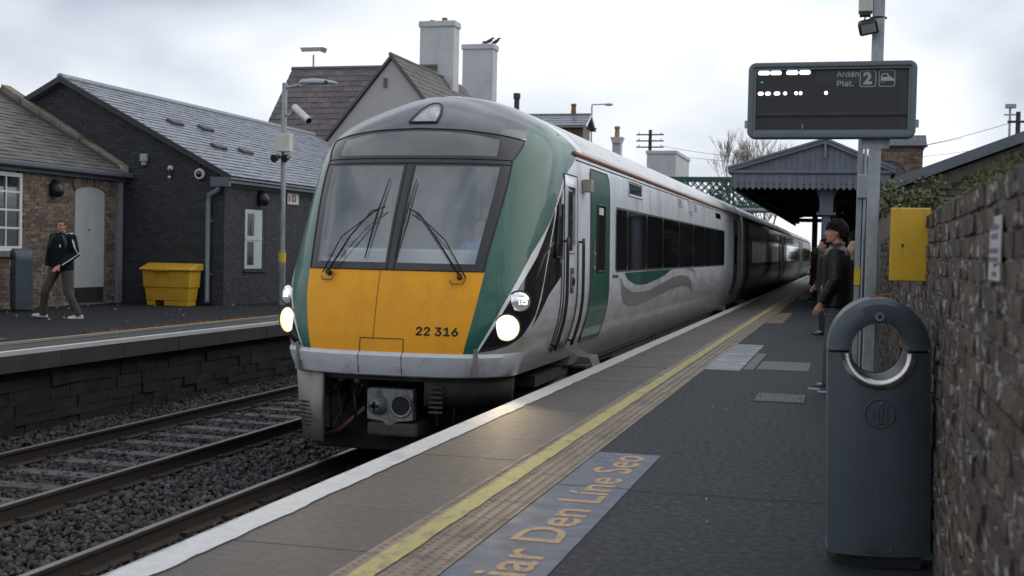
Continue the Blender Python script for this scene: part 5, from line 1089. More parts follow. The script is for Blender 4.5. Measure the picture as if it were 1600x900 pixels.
# ---- footbridge
M_fgreen = mat('dark_green_bridge_paint', (.02, .075, .065), .5, var=.15, scale=6)
FY, FZ0, FZ1 = 70, 3.85, 5.74
fb = empty('footbridge', (-6, FY, -1), 'dark green lattice footbridge crossing above the train', 'footbridge')
for dy in (0, 2.2):
    BX('top_rail', M_fgreen, -17, -1.2, FY + dy - .06, FY + dy + .06, FZ1 - .16, FZ1, fb); BX('bottom_rail', M_fgreen, -17, -1.2, FY + dy - .06, FY + dy + .06, FZ0 + .2, FZ0 + .34, fb)
    for x in np.arange(-16.9, -1.2, 2.6): BX('post', M_fgreen, x, x + .1, FY + dy - .07, FY + dy + .07, FZ0 + .2, FZ1, fb)
    b = MB(); hgt = FZ1 - FZ0 - .4
    for x in np.arange(-18.5, -1.2, .42):
        for sg in (-1, 1):
            x0, x1 = (x, x + hgt) if sg > 0 else (x + hgt, x)
            if min(x0, x1) < -17 or max(x0, x1) > -1.2: continue
            b.prism([(x0, 0), (x0 + .085, 0), (x1 + .085, hgt), (x1, hgt)], (0, .02, 0), (0, FY + dy + (.0 if sg > 0 else .022) - .02, FZ0 + .3))
    b.build('lattice', M_fgreen, fb, kind='stuff')
BX('deck', mat('grey_bridge_deck', (.12, .13, .14), .7), -17, -1.2, FY - .05, FY + 2.25, FZ0, FZ0 + .2, fb); BX('deck_edge', mat('pale_deck_edge', (.3, .33, .35), .6), -17, -1.2, FY - .1, FY - .051, FZ0 + .05, FZ0 + .18, fb)
for x in (-12.6, -2.0): BX('support', M_fgreen, x, x + .3, FY + .9, FY + 1.2, -1, FZ0, fb)
# ---- station canopy
M_cgrey = mat('blue_grey_canopy_paint', (.12, .138, .175), .55, var=.12, scale=3, rnd=.12, streak=[((.095, .105, .13), (4, 4, .6), .5, .75)])
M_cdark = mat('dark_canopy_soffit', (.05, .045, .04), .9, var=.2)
CY0, CY1, CXL, CXR, CXA = 33.0, 74.0, -3.0, .98, -.65
cn = empty('platform_canopy', (CXA, CY0, 0), 'blue-grey boarded station canopy with toothed valance over the near platform', 'canopy')
ap, ev = 4.33, 3.62
def rakez(x): return ap - (ap - ev) * (abs(x - CXA) / (CXA - CXL if x < CXA else CXR - CXA))
bwid = .15; x = CXL + .02
while x < CXR - .02:
    x1 = min(x + bwid - .006, CXR - .02)
    MB().prism([(x, ev - .02), (x1, ev - .02), (x1, rakez(x1) - .03), (x, rakez(x) - .03)], (0, .03, 0), (0, CY0 + .02 + random.uniform(0, .004), 0)).build('gable_board', M_cgrey, cn)
    x += bwid
def vboard(x0, x1, hole=True):
    zb, zt, mid = 3.12, 3.56, (x0 + x1) / 2
    outer = [(x0, zb + .075), (mid, zb), (x1, zb + .075), (x1, zt), (x0, zt)]
    return outer
x = CXL + .02
while x < CXR - .1:
    x1 = x + .146; MB().prism(vboard(x, x1), (0, .025, 0), (0, CY0 - .02 + random.uniform(0, .003), 0)).build('valance_board', M_cgrey, cn)
    o_ = MB().disc(((x + x1) / 2 + .073, CY0 - .0215, 3.27), (0, -1, 0), .022, .002, 10).build('valance_hole', M_dark, cn); x += .152
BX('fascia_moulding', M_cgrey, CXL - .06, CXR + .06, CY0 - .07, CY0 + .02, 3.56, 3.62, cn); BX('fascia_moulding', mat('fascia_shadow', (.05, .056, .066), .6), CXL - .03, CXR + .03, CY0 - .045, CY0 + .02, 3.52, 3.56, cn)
for xa, xb in ((CXL - .1, CXA), (CXA, CXR + .1)):
    MB().prism([(xa, rakez(xa) - .02), (xb, rakez(xb) - .02), (xb, rakez(xb) + .1), (xa, rakez(xa) + .1)], (0, .08, 0), (0, CY0 - .1, 0)).build('barge_board', M_cgrey, cn)
    MB().prism([(xa, rakez(xa) + .08), (xb, rakez(xb) + .08), (xb, rakez(xb) + .13), (xa, rakez(xa) + .13)], (0, CY1 - CY0 + .2, 0), (0, CY0 - .14, 0)).build('roof', mat('lead_canopy_roof', (.16, .17, .185), .6, var=.2, scale=3), cn)
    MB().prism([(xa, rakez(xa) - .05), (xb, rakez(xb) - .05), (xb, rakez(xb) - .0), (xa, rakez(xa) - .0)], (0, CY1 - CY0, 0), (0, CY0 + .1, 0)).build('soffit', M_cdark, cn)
y = CY0 + .05
while y < CY1:
    if y < 50: MB().prism([(y, 3.18), (y + .075, 3.12), (y + .15, 3.18), (y + .15, 3.56), (y, 3.56)], (.025, 0, 0), (CXL - .02, 0, 0), (0, 1, 0), (0, 0, 1)).build('valance_board', M_cgrey, cn)
    y += .16
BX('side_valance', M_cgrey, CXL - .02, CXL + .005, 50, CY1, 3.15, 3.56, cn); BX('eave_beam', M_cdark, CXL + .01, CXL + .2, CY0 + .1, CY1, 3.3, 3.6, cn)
for yc in (33.6, 43, 52, 61, 70):
    col = MB().tube([(CXA + .05, yc, 0), (CXA + .05, yc, .5), (CXA + .05, yc, .52), (CXA + .05, yc, 2.5)], [.17, .17, .12, .115], 14).build('column', M_cgrey, cn, smooth='auto')
    BX('capital', M_cgrey, CXA - .19, CXA + .29, yc - .22, yc + .22, 2.5, 2.57, col); BX('column_head', M_cgrey, CXA - .12, CXA + .22, yc - .15, yc + .15, 2.57, 3.3, col)
    for sg in (-1, 1):
        b = MB(); arc_ = [(CXA + .05 + sg * (.15 + .42 * (1 - math.cos(a))), 2.62 + .75 * math.sin(a)) for a in np.linspace(0, math.pi / 2, 9)]; b.prism(arc_ + [(CXA + .05 + sg * .15, 3.37)], (0, .08, 0), (0, yc - .04, 0)); b.build('bracket', M_cgrey, col)
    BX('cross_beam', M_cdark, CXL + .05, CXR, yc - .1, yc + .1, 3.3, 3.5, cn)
for k in range(3): BX('soffit_light_panel', mat('timber_lining', (.2, .14, .09), .8), -2.4, -1.3, 36 + k * 1.4, 36.5 + k * 1.4, 3.48, 3.52, cn)
BX('finial', M_cgrey, CXA - .03, CXA + .03, CY0 - .13, CY0 - .05, 3.95, 4.36, cn)
# station building behind the canopy
sbd = empty('station_building', (2, 34, 0), 'dark station building under and behind the canopy', 'building')
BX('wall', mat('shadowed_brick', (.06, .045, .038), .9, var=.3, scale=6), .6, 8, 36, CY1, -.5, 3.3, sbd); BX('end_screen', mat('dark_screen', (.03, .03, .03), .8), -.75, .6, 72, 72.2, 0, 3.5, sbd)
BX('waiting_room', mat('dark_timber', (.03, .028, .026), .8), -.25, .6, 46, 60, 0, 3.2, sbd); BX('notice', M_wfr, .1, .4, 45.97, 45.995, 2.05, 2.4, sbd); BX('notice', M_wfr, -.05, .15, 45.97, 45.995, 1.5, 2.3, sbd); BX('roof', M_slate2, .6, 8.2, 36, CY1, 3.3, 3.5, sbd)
# brick building with arch behind the display
ar = empty('arched_brick_building', (1.5, 40, 0), 'brown brick building with big blind arch behind the display', 'building')
BX('wall', MATS['pale_brick_mortar'], .85, 2.08, 40.02, 47, -.5, 4.86, ar)
M_bb = mat('brown_arch_brick', (.15, .105, .075), .85, var=.35, scale=7, rnd=.35, bump=.4)
archp = [(.3, 2)] + [(1.05 - .62 * math.cos(a), 3.85 + .55 * math.sin(a)) for a in np.linspace(0, math.pi, 15)] + [(1.67, 2)]
brickwall(ar, (0, 40.0, 0), (1, 0, 0), (0, 0, 1), [(.6, 2.2), (2.1, 2.2), (2.1, 4.86), (.6, 4.86)], [archp], bmeshes(M_bb, 4, .213, .065, .05, .004), M_bb, jit=.01)
MB().prism([(.44, 2)] + [(1.05 - .61 * math.cos(a), 3.85 + .54 * math.sin(a)) for a in np.linspace(0, math.pi, 15)] + [(1.66, 2)], (0, .02, 0), (0, 39.995, 0)).build('blind_arch', mat('grey_blind_arch', (.09, .09, .1), .8), ar)
me = box_mesh('arch_brick', .075, .06, .22, M_bb, jit=.004)
for a in np.linspace(.15, math.pi - .15, 24): piece('arch_brick', me, (1.05 - .72 * math.cos(a), 39.985, 3.85 + .66 * math.sin(a)), ar, (0, a - math.pi / 2, 0))
MB().prism([(.75, 4.86), (2.2, 4.86), (2.16, 5.17), (.8, 5.17)], (0, 7, 0), (0, 39.9, 0)).build('roof', M_slate, ar); BX('roof_edge', M_dark, .74, 2.22, 39.86, 40.1, 4.82, 4.86, ar)
# rubble gable with grey coping on the right
M_gr = mat('grey_brown_rubble', (.13, .115, .095), .9, var=.4, scale=9, rnd=.35, bump=.5, bscale=40, streak=[((.06, .06, .04), (2, 2, 2), .5, .7)])
rg = empty('rubble_gable_building', (3, 17, 0), 'rubble gabled outbuilding with grey coping behind the near wall', 'building')
MB().prism([(.62, -.3), (9, -.3), (9, 2.7), (5.0, 4.02), (.62, 2.3)], (0, 14.5, 0), (0, 17.03, 0)).build('wall', MATS['old_lime_mortar'], rg)
items = []; z = 1.3; mm = [box_mesh('rubble_stone', 1, .08, 1, M_gr, jit=.05) for _ in range(5)]
while z < 4:
    h = random.uniform(.06, .12); x = .62
    while x < 4.2:
        wd = random.uniform(.12, .3)
        if z + h < 2.24 + (x - .62) * .39: items.append((Matrix.Translation((x + wd / 2, 17.02 + random.uniform(-.01, .01), z + h / 2)) @ Matrix.Diagonal((wd * .93, 1, h * .9, 1)), random.randrange(5)))
        x += wd
    z += h
many('rubble_stone', 'rubble_stones', items, mm, M_gr, rg)
MB().prism([(.42, 2.26), (5.0, 4.03), (5.0, 4.17), (.42, 2.40)], (0, .5, 0), (0, 16.85, 0)).build('coping', mat('blue_grey_coping', (.11, .125, .15), .6, var=.15, scale=4), rg)
MB().prism([(.55, 2.28), (5.0, 4.0), (9.2, 2.6), (9.2, 2.7), (5.0, 4.1), (.55, 2.36)], (0, 14.3, 0), (0, 17.3, 0)).build('roof', M_slate2, rg)
# masts at far right
t, c = mast('floodlight_mast', (6.8, 60, -1), 9.3, None, 'thin floodlight mast at the far right skyline'); BX('lamp_head', MATS['grey_lamp_head'], c.x - .22, c.x + .22, c.y - .3, c.y, c.z - .05, c.z + .12, t); BX('bracket', M_galv, c.x - .25, c.x + .25, c.y - .04, c.y + .04, c.z - .36, c.z - .3, t)
t = empty('telegraph_pole', (7.15, 60, -1), 'short dark telegraph pole beside the floodlight mast', 'pole'); MB().tube([(7.15, 60, -1), (7.15, 60, 8.1)], [.14, .1], 8).build('post', M_wood, t); BX('crossarm', M_wood, 6.7, 7.8, 59.9, 60, 7.6, 7.7, t); MB().tube([(7.5, 59.95, 7.7), (7.5, 59.95, 7.82)], .04, 6).build('insulator', M_render, t)
# ================================================================== RIGHT: WALL, DISPLAY, BOXES
M_wbrick = mat('weathered_wall_brick', (.072, .052, .041), .85, var=.4, scale=14, rnd=.35, bump=.6, bscale=60, streak=[((.045, .037, .032), (2.2, 2.2, 2.2), .48, .66), ((.34, .33, .31), (7, 7, 17), .585, .65), ((.3, .29, .27), (14, 10, 7), .62, .68), ((.16, .145, .12), (5, 4, 4), .58, .72)])
M_wmort = mat('crumbling_wall_mortar', (.10, .09, .075), .95, var=.45, scale=14, bump=.5, streak=[((.05, .045, .04), (3, 3, 3), .5, .66), ((.32, .31, .28), (14, 9, 7), .55, .66)])
nw = empty('brick_wall', (.6, 8, 0), 'old mossy brick wall along the right side of the near platform', 'wall')
WY0, WY1 = 1.2, 17.0
BX('wall_core', M_wmort, .409, .8, WY0, WY1, -.02, 1.62, nw)
brickwall(nw, (.43, 0, 0), (0, -1, 0), (0, 0, 1), [(-WY1, .0), (-WY0, .0), (-WY0, 1.6), (-WY1, 1.6)], [], bmeshes(M_wbrick, 6, .210, .062, .06, .005), M_wbrick, .225, .078, jit=.006)
b = MB(); rings = []
for y in np.arange(WY0, WY1, .12):
    n = 12; rr = .2 + random.uniform(-.012, .012); rings.append([Vector((.615 + rr * math.cos(a) * (1.0), y, 1.6 + (.13 + random.uniform(-.014, .014)) * math.sin(a) + random.uniform(-.006, .006))) for a in np.linspace(0, math.pi, n)] + [Vector((.43, y, 1.59)), Vector((.8, y, 1.59))])
b.loft([r[::-1] for r in rings]); M_moss = mat('mossy_wall_top', (.06, .055, .04), .95, var=.4, scale=16, bump=.8, bscale=45, streak=[((.05, .06, .012), (3, 2.5, 5), .5, .62), ((.1, .09, .03), (6, 6, 8), .62, .72)]); b.build('wall_coping', M_moss, nw)
b = MB()
M_mossl = mat('moss_tuft', (.075, .075, .02), .95, var=.45, scale=20, rnd=.4)
leaves(6000, lambda: (.41 + random.random() ** 2 * .3, random.choice((random.uniform(2.5, 5.2), random.uniform(2.5, 9))), 1.6 + random.uniform(-.08, .1)), .008, 'moss_growth', M_mossl, nw, kind='stuff')
# plants on the wall top
M_leafy = mat('yellow_green_leaf', (.07, .075, .02), .6, var=.4, scale=8, rnd=.6)
for k, (cx, cy, zt, r, n) in enumerate(((.62, 12.6, 2.12, .42, 800), (.6, 15.0, 2.35, .5, 900), (.62, 10.2, 1.92, .28, 500))):
    shrub(cx, cy, zt, r, n, ('leafy weeds on the wall top, middle clump behind the yellow box', 'taller leafy bush on the wall top against the gable coping', 'low weeds on the wall top nearest the yellow box')[k], M_leafy, .03, 1.66)
# yellow box
M_ybox = mat('yellow_enamel_box', (.58, .35, .01), .38, var=.06, scale=5, coat=.2, streak=[((.26, .18, .05), (12, 12, 4), .55, .75)])
yb = empty('yellow_cabinet', (.32, 7.03, 1.28), 'yellow metal key cabinet fixed to the near brick wall', 'cabinet')
BX('casing', M_ybox, .225, .425, 7.03, 7.16, 1.285, 1.672, yb, bevel=.006); dr_ = BX('door', M_ybox, .212, .421, 7.012, 7.029, 1.282, 1.675, yb, bevel=.006)
MB().tube([(.277, 7.008, 1.475), (.277, 7.02, 1.475)], .007, 10).build('keyhole', M_dark, dr_); BX('keyhole_slot', M_dark, .2745, .2795, 7.0095, 7.013, 1.458, 1.475, dr_)
for z in (1.33, 1.48, 1.63): BX('hinge', mat('dull_brass', (.2, .15, .06), .5, .5), .203, .2115, 7.015, 7.028, z - .02, z + .02, dr_)
# notice on the wall
ns = empty('wall_notice', (.41, 3.7, 1.34), 'weathered pale notice plate on the near brick wall', 'sign')
BX('plate', mat('weathered_white_plate', (.40, .41, .42), .5, var=.15, scale=30), .392, .397, 3.58, 3.85, 1.345, 1.525, ns, bevel=.002)
for i, (z, l0, l1) in enumerate(((1.495, .03, .22), (1.47, .05, .2), (1.43, .03, .24), (1.405, .02, .23), (1.365, .06, .16))): BX('print_line', mat('faded_blue_print', (.09, .1, .15), .6), .3905, .3915, 3.60 + l0 * .9, 3.60 + l1 * .98, z - .008, z + .006, ns)
# display on its pole
DY = 10.4
M_case = mat('slate_blue_display_case', (.09, .115, .135), .4, var=.08, scale=6, coat=.15)
ds = empty('departure_display', (.18, DY, 0), 'large slate-grey platform display on a galvanised pole reading Ardán Plat. 2', 'display')
BX('pole', M_galv, .13, .225, DY + .04, DY + .14, 0, 3.9, ds, bevel=.008)
def rrect(x0, x1, z0, z1, r, n=6):
    P = []
    for cx, cz, a0 in ((x1 - r, z1 - r, 0), (x0 + r, z1 - r, 90), (x0 + r, z0 + r, 180), (x1 - r, z0 + r, 270)): P += [(cx + r * math.cos(R_(a0 + 90 * k / n)), cz + r * math.sin(R_(a0 + 90 * k / n))) for k in range(n + 1)]
    return P
# frame as a ring
def ring_prism(outer, inner, y0, y1):
    b = MB(); n = len(outer)
    for y in (y0, y1):
        for P in (outer, inner): b.v += [(p[0], y, p[1]) for p in P]
    for i in range(n):
        j = (i + 1) % n; b.f += [(i, n + i, n + j, j), (2 * n + i, 2 * n + j, 3 * n + j, 3 * n + i), (i, j, 2 * n + j, 2 * n + i), (n + i, 3 * n + i, 3 * n + j, n + j)]
    return b
x0, x1, z0, z1 = -.826, .48, 2.352, 2.962
ring_prism(rrect(x0, x1, z0, z1, .06), rrect(x0 + .045, x1 - .045, z0 + .05, z1 - .045, .012), DY - .10, DY + .03).build('case_frame', M_case, ds, bevel=.012)
ring_prism(rrect(x0 + .04, x1 - .04, z0 + .045, z1 - .04, .012), rrect(x0 + .062, x1 - .062, z0 + .068, z1 - .058, .005), DY - .085, DY - .05).build('inner_bezel', mat('lighter_bezel', (.12, .15, .17), .4), ds)
BX('case_back', M_case, x0 + .02, x1 - .02, DY + .0, DY + .035, z0 + .03, z1 - .03, ds)
M_matrix = bpy.data.materials.new('dot_matrix'); M_matrix.use_nodes = True; t_ = M_matrix.node_tree; bs = t_.nodes['Principled BSDF']; g_ = N(t_, 'ShaderNodeNewGeometry'); vm = N(t_, 'ShaderNodeMapping'); vm.inputs['Scale'].default_value = (85, 1, 85)
vo_ = N(t_, 'ShaderNodeTexVoronoi'); vo_.inputs['Randomness'].default_value = 0; vo_.inputs['Scale'].default_value = 1; cr2 = N(t_, 'ShaderNodeValToRGB'); cr2.color_ramp.elements[0].position = .28; cr2.color_ramp.elements[0].color = (.13, .12, .11, 1); cr2.color_ramp.elements[1].position = .36; cr2.color_ramp.elements[1].color = (.018, .018, .019, 1)
t_.links.new(g_.outputs['Position'], vm.inputs[0]); t_.links.new(vm.outputs[0], vo_.inputs['Vector']); t_.links.new(vo_.outputs['Distance'], cr2.inputs[0]); t_.links.new(cr2.outputs[0], bs.inputs['Base Color']); bs.inputs['Roughness'].default_value = .5; MATS['dot_matrix'] = M_matrix
M_blk = mat('black_display_glass', (.02, .02, .022), .35, var=.2, scale=5)
scn = BX('screen', M_blk, x0 + .06, x1 - .06, DY - .048, DY - .03, z0 + .065, z1 - .055, ds)
BX('led_matrix', M_matrix, x0 + .085, x1 - .12, DY - .0505, DY - .0485, 2.70, 2.80, scn); BX('led_matrix', M_matrix, x0 + .085, x1 - .12, DY - .0505, DY - .0485, 2.58, 2.69, scn); BX('led_matrix', M_matrix, x0 + .085, x1 - .12, DY - .0505, DY - .0485, 2.43, 2.515, scn); BX('led_matrix', M_matrix, x0 + .085, -.3, DY - .0505, DY - .0485, 2.81, 2.90, scn)
BX('divider_bar', M_dark, x0 + .06, x1 - .06, DY - .056, DY - .049, 2.525, 2.542, scn)
M_ledw = mat('lit_white_led', (1, 1, 1), .4, emit=(.95, .93, 1), estr=1.6)
def pill(xc, zc, w_, h): 
    P = rrect(xc - w_ / 2, xc + w_ / 2, zc - h / 2, zc + h / 2, min(w_, h) / 2 * .98); MB().prism(P, (0, -.003, 0), (0, DY - .0507, 0)).build('lit_led_group', M_ledw, scn)
for px_, w_ in ((1195, 19), (1214, 18), (1240, 19), (1260, 18)): pill((px_ - 1302) * .00497 - .173, 2.884, w_ * .005, .034)
for px_, w_ in ((1190.5, 9), (1202, 9), (1216.5, 10), (1229.5, 6), (1247, 6), (1254, 5.5), (1294, 5.5)): pill((px_ - 1302) * .00497 - .173, 2.718, w_ * .005, .03)
MB().ell((-.72, DY - .053, 2.81), .011, .004, .006).build('green_led', mat('green_led', (.02, .3, .15), .4, emit=(.02, .5, .25), estr=.8), scn)
BX('stuck_led_bar', M_wfr, -.392, -.388, DY - .054, DY - .0506, 2.432, 2.468, scn)
M_prt = mat('pale_grey_print', (.36, .38, .40), .6)
text('lettering', 'Ardán', .082, (-.135, DY - .0515, 2.845), (1, 0, 0), (0, 0, 1), M_prt, scn, ext=.0006, width=.172, fat=.0012); text('lettering', 'Plat.', .082, (-.135, DY - .0515, 2.77), (1, 0, 0), (0, 0, 1), M_prt, scn, ext=.0006, width=.128, fat=.0012); text('platform_number', '2', .13, (.073, DY - .0515, 2.787), (1, 0, 0), (0, 0, 1), M_prt, scn, ext=.0006, bold=.006)
for a in (.045, .19): ring_prism(rrect(a, a + .125, 2.762, 2.895, .018), rrect(a + .006, a + .119, 2.768, 2.889, .014), DY - .0522, DY - .0510).build('symbol_frame', M_prt, scn)
MB().prism([(.205, 2.815), (.208, 2.85), (.218, 2.868), (.255, 2.868), (.275, 2.845), (.308, 2.822), (.308, 2.808), (.205, 2.808)], (0, -.001, 0), (0, DY - .051, 0)).build('train_symbol', M_prt, scn); MB().prism([(.216, 2.84), (.222, 2.858), (.25, 2.858), (.258, 2.84)], (0, -.001, 0), (0, DY - .0525, 0)).build('train_symbol_window', M_blk, scn); MB().tube([(.215, DY - .0515, 2.806), (.208, DY - .0515, 2.79)], .0025, 5).tube([(.24, DY - .0515, 2.806), (.232, DY - .0515, 2.79)], .0025, 5).build('train_symbol_track', M_prt, scn)
for x in (x0 - .012, x1 + .012): BX('side_latch', M_galv, x - .012, x + .012, DY - .06, DY - .02, 2.44, 2.50, ds)
BX('mount_plate', M_galv, .07, .29, DY + .036, DY + .06, 2.28, 2.40, ds)
sp = BX('speaker_box', mat('cream_cabinet', (.52, .52, .46), .5), .02, .128, DY - .08, DY + .06, 3.355, 3.75, ds, bevel=.008); BX('cable_gland', M_blackp, .03, .115, DY - .06, DY + .04, 3.33, 3.354, sp)
fl = empty('floodlight', (.1, DY, 3.2)); fl.parent = ds; fl.location = Vector((.1, DY, 3.2)) - ds.location
Mf = Matrix.Translation((.1, DY - .08, 3.235)) @ Matrix.Rotation(R_(24), 4, 'X') @ Matrix.Rotation(R_(-12), 4, 'Y')
MB().box(-.078, .078, -.05, .06, -.06, .05, Mf).build('lamp_body', M_blackp, fl, bevel=.02); MB().box(-.055, .055, -.054, -.051, -.04, .03, Mf).build('lamp_glass', mat('grey_lamp_glass', (.25, .27, .28), .15), fl)
MB().tube([(.08, DY - .02, 3.33), (.06, DY - .05, 3.28), (.1, DY - .05, 3.26)], .006, 6).tube([(.1, DY - .02, 3.33), (.13, DY - .06, 3.29), (.15, DY - .02, 3.25)], .006, 6).build('cable', M_blackp, fl)
MB().tube([(.178 + .062 * math.cos(a), DY + .09 + .062 * math.sin(a), 3.33) for a in np.linspace(0, 2 * math.pi, 17)], .006, 5).build('pole_strap', M_blackp, ds)
# second post with switch box
p2 = empty('service_post', (.08, 12, 0), 'slim galvanised service post with switch box behind the display pole', 'post')
BX('post', M_galv, .055, .105, 12, 12.06, 0, 2.5, p2, bevel=.005); MB().tube([(.125, 12.0, 0), (.125, 12.0, 2.45)], .014, 8).build('conduit', M_galv, p2); MB().tube([(.15, 12.02, .5), (.15, 12.02, 2.0)], .01, 8).build('conduit', mat('rusty_conduit', (.25, .17, .12), .6, .3), p2)
BX('switch_box', mat('pale_grey_plastic', (.3, .33, .36), .5), .06, .158, 11.9, 11.995, 1.95, 2.17, p2, bevel=.01); BX('yellow_band', MATS['yellow_tape'], .052, .108, 11.985, 12.065, 1.15, 1.31, p2)
# unseen wall and hedge added beyond the canopy to darken train window reflections
bw_ = BX('added_boundary_wall', mat('far_boundary_stone', (.07, .065, .055), .9, var=.3, scale=2), 1.0, 1.5, 74.2, 150, -1, 2.6, None, label='low stone wall added unseen beyond the canopy to darken window reflections', cat='wall')
hg = empty('hedge', (3, 110, -1), 'tall dark hedge added out of view to darken train window reflections', 'hedge'); leaves(5000, lambda: (random.uniform(1.6, 4), random.uniform(75, 150), -1 + 9.5 * random.random() ** .6), .28, 'foliage', M_bush, hg); BX('reflection_blocker', MATS['bark'], 2.4, 3.2, 75, 150, -1, 7.6, hg)  # solid box inside keeps bright sky out of the window reflections
# ================================================================== PEOPLE
def ringz(c, rx, ry, n=18, tilt=None): return [Vector((c[0] + rx * math.cos(2 * math.pi * k / n), c[1] + ry * math.sin(2 * math.pi * k / n), c[2])) for k in range(n)]
def fuse(mb, name, m, parent, voxel, it=4):
    o = mb.build(name, m, parent, smooth=True); r = o.modifiers.new('remesh', 'REMESH'); r.mode = 'VOXEL'; r.voxel_size = voxel; r.use_smooth_shade = True
    if it: s_ = o.modifiers.new('smooth', 'SMOOTH'); s_.iterations = it; s_.factor = .5
    return o
M_skin = mat('skin', (.42, .22, .15), .5, var=.08, scale=20, bump=.05)
def hand(mb, w_, d, palm, curl=.5, thumb=1):
    """wrist w_, pointing along d; palm = direction the palm faces; five fingers"""
    d = Vector(d).normalized(); p = Vector(palm); p = (p - d * p.dot(d)).normalized(); s = d.cross(p); w_ = Vector(w_)
    mb.loft([[w_ + d * t + s * (a * math.cos(q)) + p * (b * math.sin(q)) for q in np.linspace(0, 2 * math.pi, 11)[:-1]] for t, a, b in ((-.02, .027, .021), (.02, .034, .017), (.06, .042, .016), (.09, .041, .014))])
    for i, (o_, ln) in enumerate(((-.031, .062), (-.0105, .074), (.0105, .069), (.031, .054))):
        b0 = w_ + d * .085 + s * o_; d1 = (d + p * curl * .5).normalized(); d2 = (d + p * curl * 1.4).normalized(); d3 = (d * .6 + p * curl * 1.9).normalized(); q1 = b0 + d1 * ln * .45; q2 = q1 + d2 * ln * .32; q3 = q2 + d3 * ln * .25
        mb.tube([b0, q1, q2, q3], [.0095, .009, .0085, .007], 8)
    t0 = w_ + d * .025 - s * .03 * thumb; t1 = t0 + (d * .6 - s * .75 * thumb + p * .3).normalized() * .036; t2 = t1 + (d * .9 - s * .1 * thumb + p * .4).normalized() * .03; mb.tube([t0, t1, t2], [.013, .011, .0085], 8)
def person(label, loc, rz, hgt, pose, cl, detail=True, group=None):
    """local frame: faces -y, left hand at +x. pose joints in metres for a 1.78 m figure"""
    t = empty('person', (0, 0, 0), label, 'person', group); k = hgt / 1.78; vox = .0085 if detail else .014
    P = dict(hipL=(.09, 0, .93), hipR=(-.09, 0, .93), shL=(.185, .015, 1.45), shR=(-.185, .015, 1.45)); P.update(pose); V = {a: Vector(b) for a, b in P.items() if isinstance(b, tuple)}
    lean = P.get('lean', 0.); yaw = R_(P.get('headyaw', 0)); hp = V.get('head', Vector((0, -.01 - lean, 1.66))); Hm = Matrix.Rotation(yaw, 3, 'Z') @ Matrix.Rotation(R_(P.get('headpitch', 0)), 3, 'X')
    def h(x, y, z): return hp + Hm @ Vector((x, y, z))
    # ---- body: one continuous surface
    b = MB()
    rings = []
    for z, rx, ry, y in ((-.115, .03, .035, -.045), (-.10, .047, .055, -.035), (-.07, .058, .074, -.02), (-.03, .066, .088, -.006), (.02, .073, .096, .004), (.06, .072, .094, .01), (.09, .058, .078, .012), (.11, .03, .045, .01)): rings.append([h(rx * math.cos(q), y + ry * math.sin(q), z) for q in np.linspace(0, 2 * math.pi, 21)[:-1]])
    b.loft(rings)
    b.tube([h(0, -.088, .012), h(0, -.104, -.012), h(0, -.112, -.028), h(0, -.098, -.04)], [.009, .012, .016, .011], 8)  # nose
    b.ell(h(0, -.083, -.068), .024, .014, .012); b.ell(h(0, -.074, -.102), .022, .016, .014)   # lips, chin
    for sx in (-1, 1): b.ell(h(sx * .074, .012, -.012), .010, .019, .031, Hm); b.ell(h(sx * .03, -.078, .022), .022, .012, .008, Hm); b.ell(h(sx * .042, -.062, -.035), .02, .02, .018)
    nk = Vector((0, .012 - lean * .8, 1.49)); b.tube([h(0, .015, -.08), nk, nk + Vector((0, 0, -.07))], [.052, .056, .075], 12)
    tr_ = [(1.50, .06, .06), (1.46, .15, .09), (1.36, .155, .105), (1.2, .14, .1), (1.05, .135, .1), (.93, .145, .105), (.86, .12, .09)]
    b.loft([ringz((0, -lean * max(0, (z - .93) / .6), z), rx, ry) for z, rx, ry in tr_][::-1])
    for s_ in 'LR':
        b.tube([V['sh' + s_] + Vector((0, 0, -.02)), V['el' + s_], V['ha' + s_]], [.045, .036, .026], 10)
        d = (V['ha' + s_] - V['el' + s_]).normalized(); hand(b, V['ha' + s_], d, P.get('palm' + s_, (-1 if s_ == 'L' else 1, 0, 0)), P.get('curl' + s_, .45), -1 if s_ == 'L' else 1)
        b.tube([V['hip' + s_], V['kn' + s_], V['an' + s_]], [.075, .05, .035], 10); f = Vector((*P['toe' + s_], 0)).normalized(); b.tube([V['an' + s_] + Vector((0, 0, -.03)), V['an' + s_] + f * .1 + Vector((0, 0, -.045))], [.034, .03], 8)
    bo = fuse(b, 'body', cl.get('skin', M_skin), t, vox, 2)
    # ---- face
    for sx in (-1, 1):
        e_ = MB().ell(h(sx * .031, -.081, .004), .0125, .009, .0075, Hm, 10, 7).build('eye', mat('eye_white', (.55, .53, .5), .3), bo, smooth=True); MB().ell(h(sx * .031, -.0885, .004), .0052, .003, .0055, Hm, 8, 5).build('pupil', M_dark, e_)
        MB().tube([h(sx * .014, -.091, .021), h(sx * .032, -.092, .026), h(sx * .05, -.08, .02)], [.003, .0045, .002], 6).build('eyebrow', cl['hair'], bo)
    MB().tube([h(-.022, -.089, -.068), h(0, -.0975, -.067), h(.022, -.089, -.068)], [.002, .0035, .002], 6).build('mouth', mat('lip_line', (.2, .07, .06), .5), bo)
    # ---- hair
    hs_ = cl.get('hairstyle', 'short')
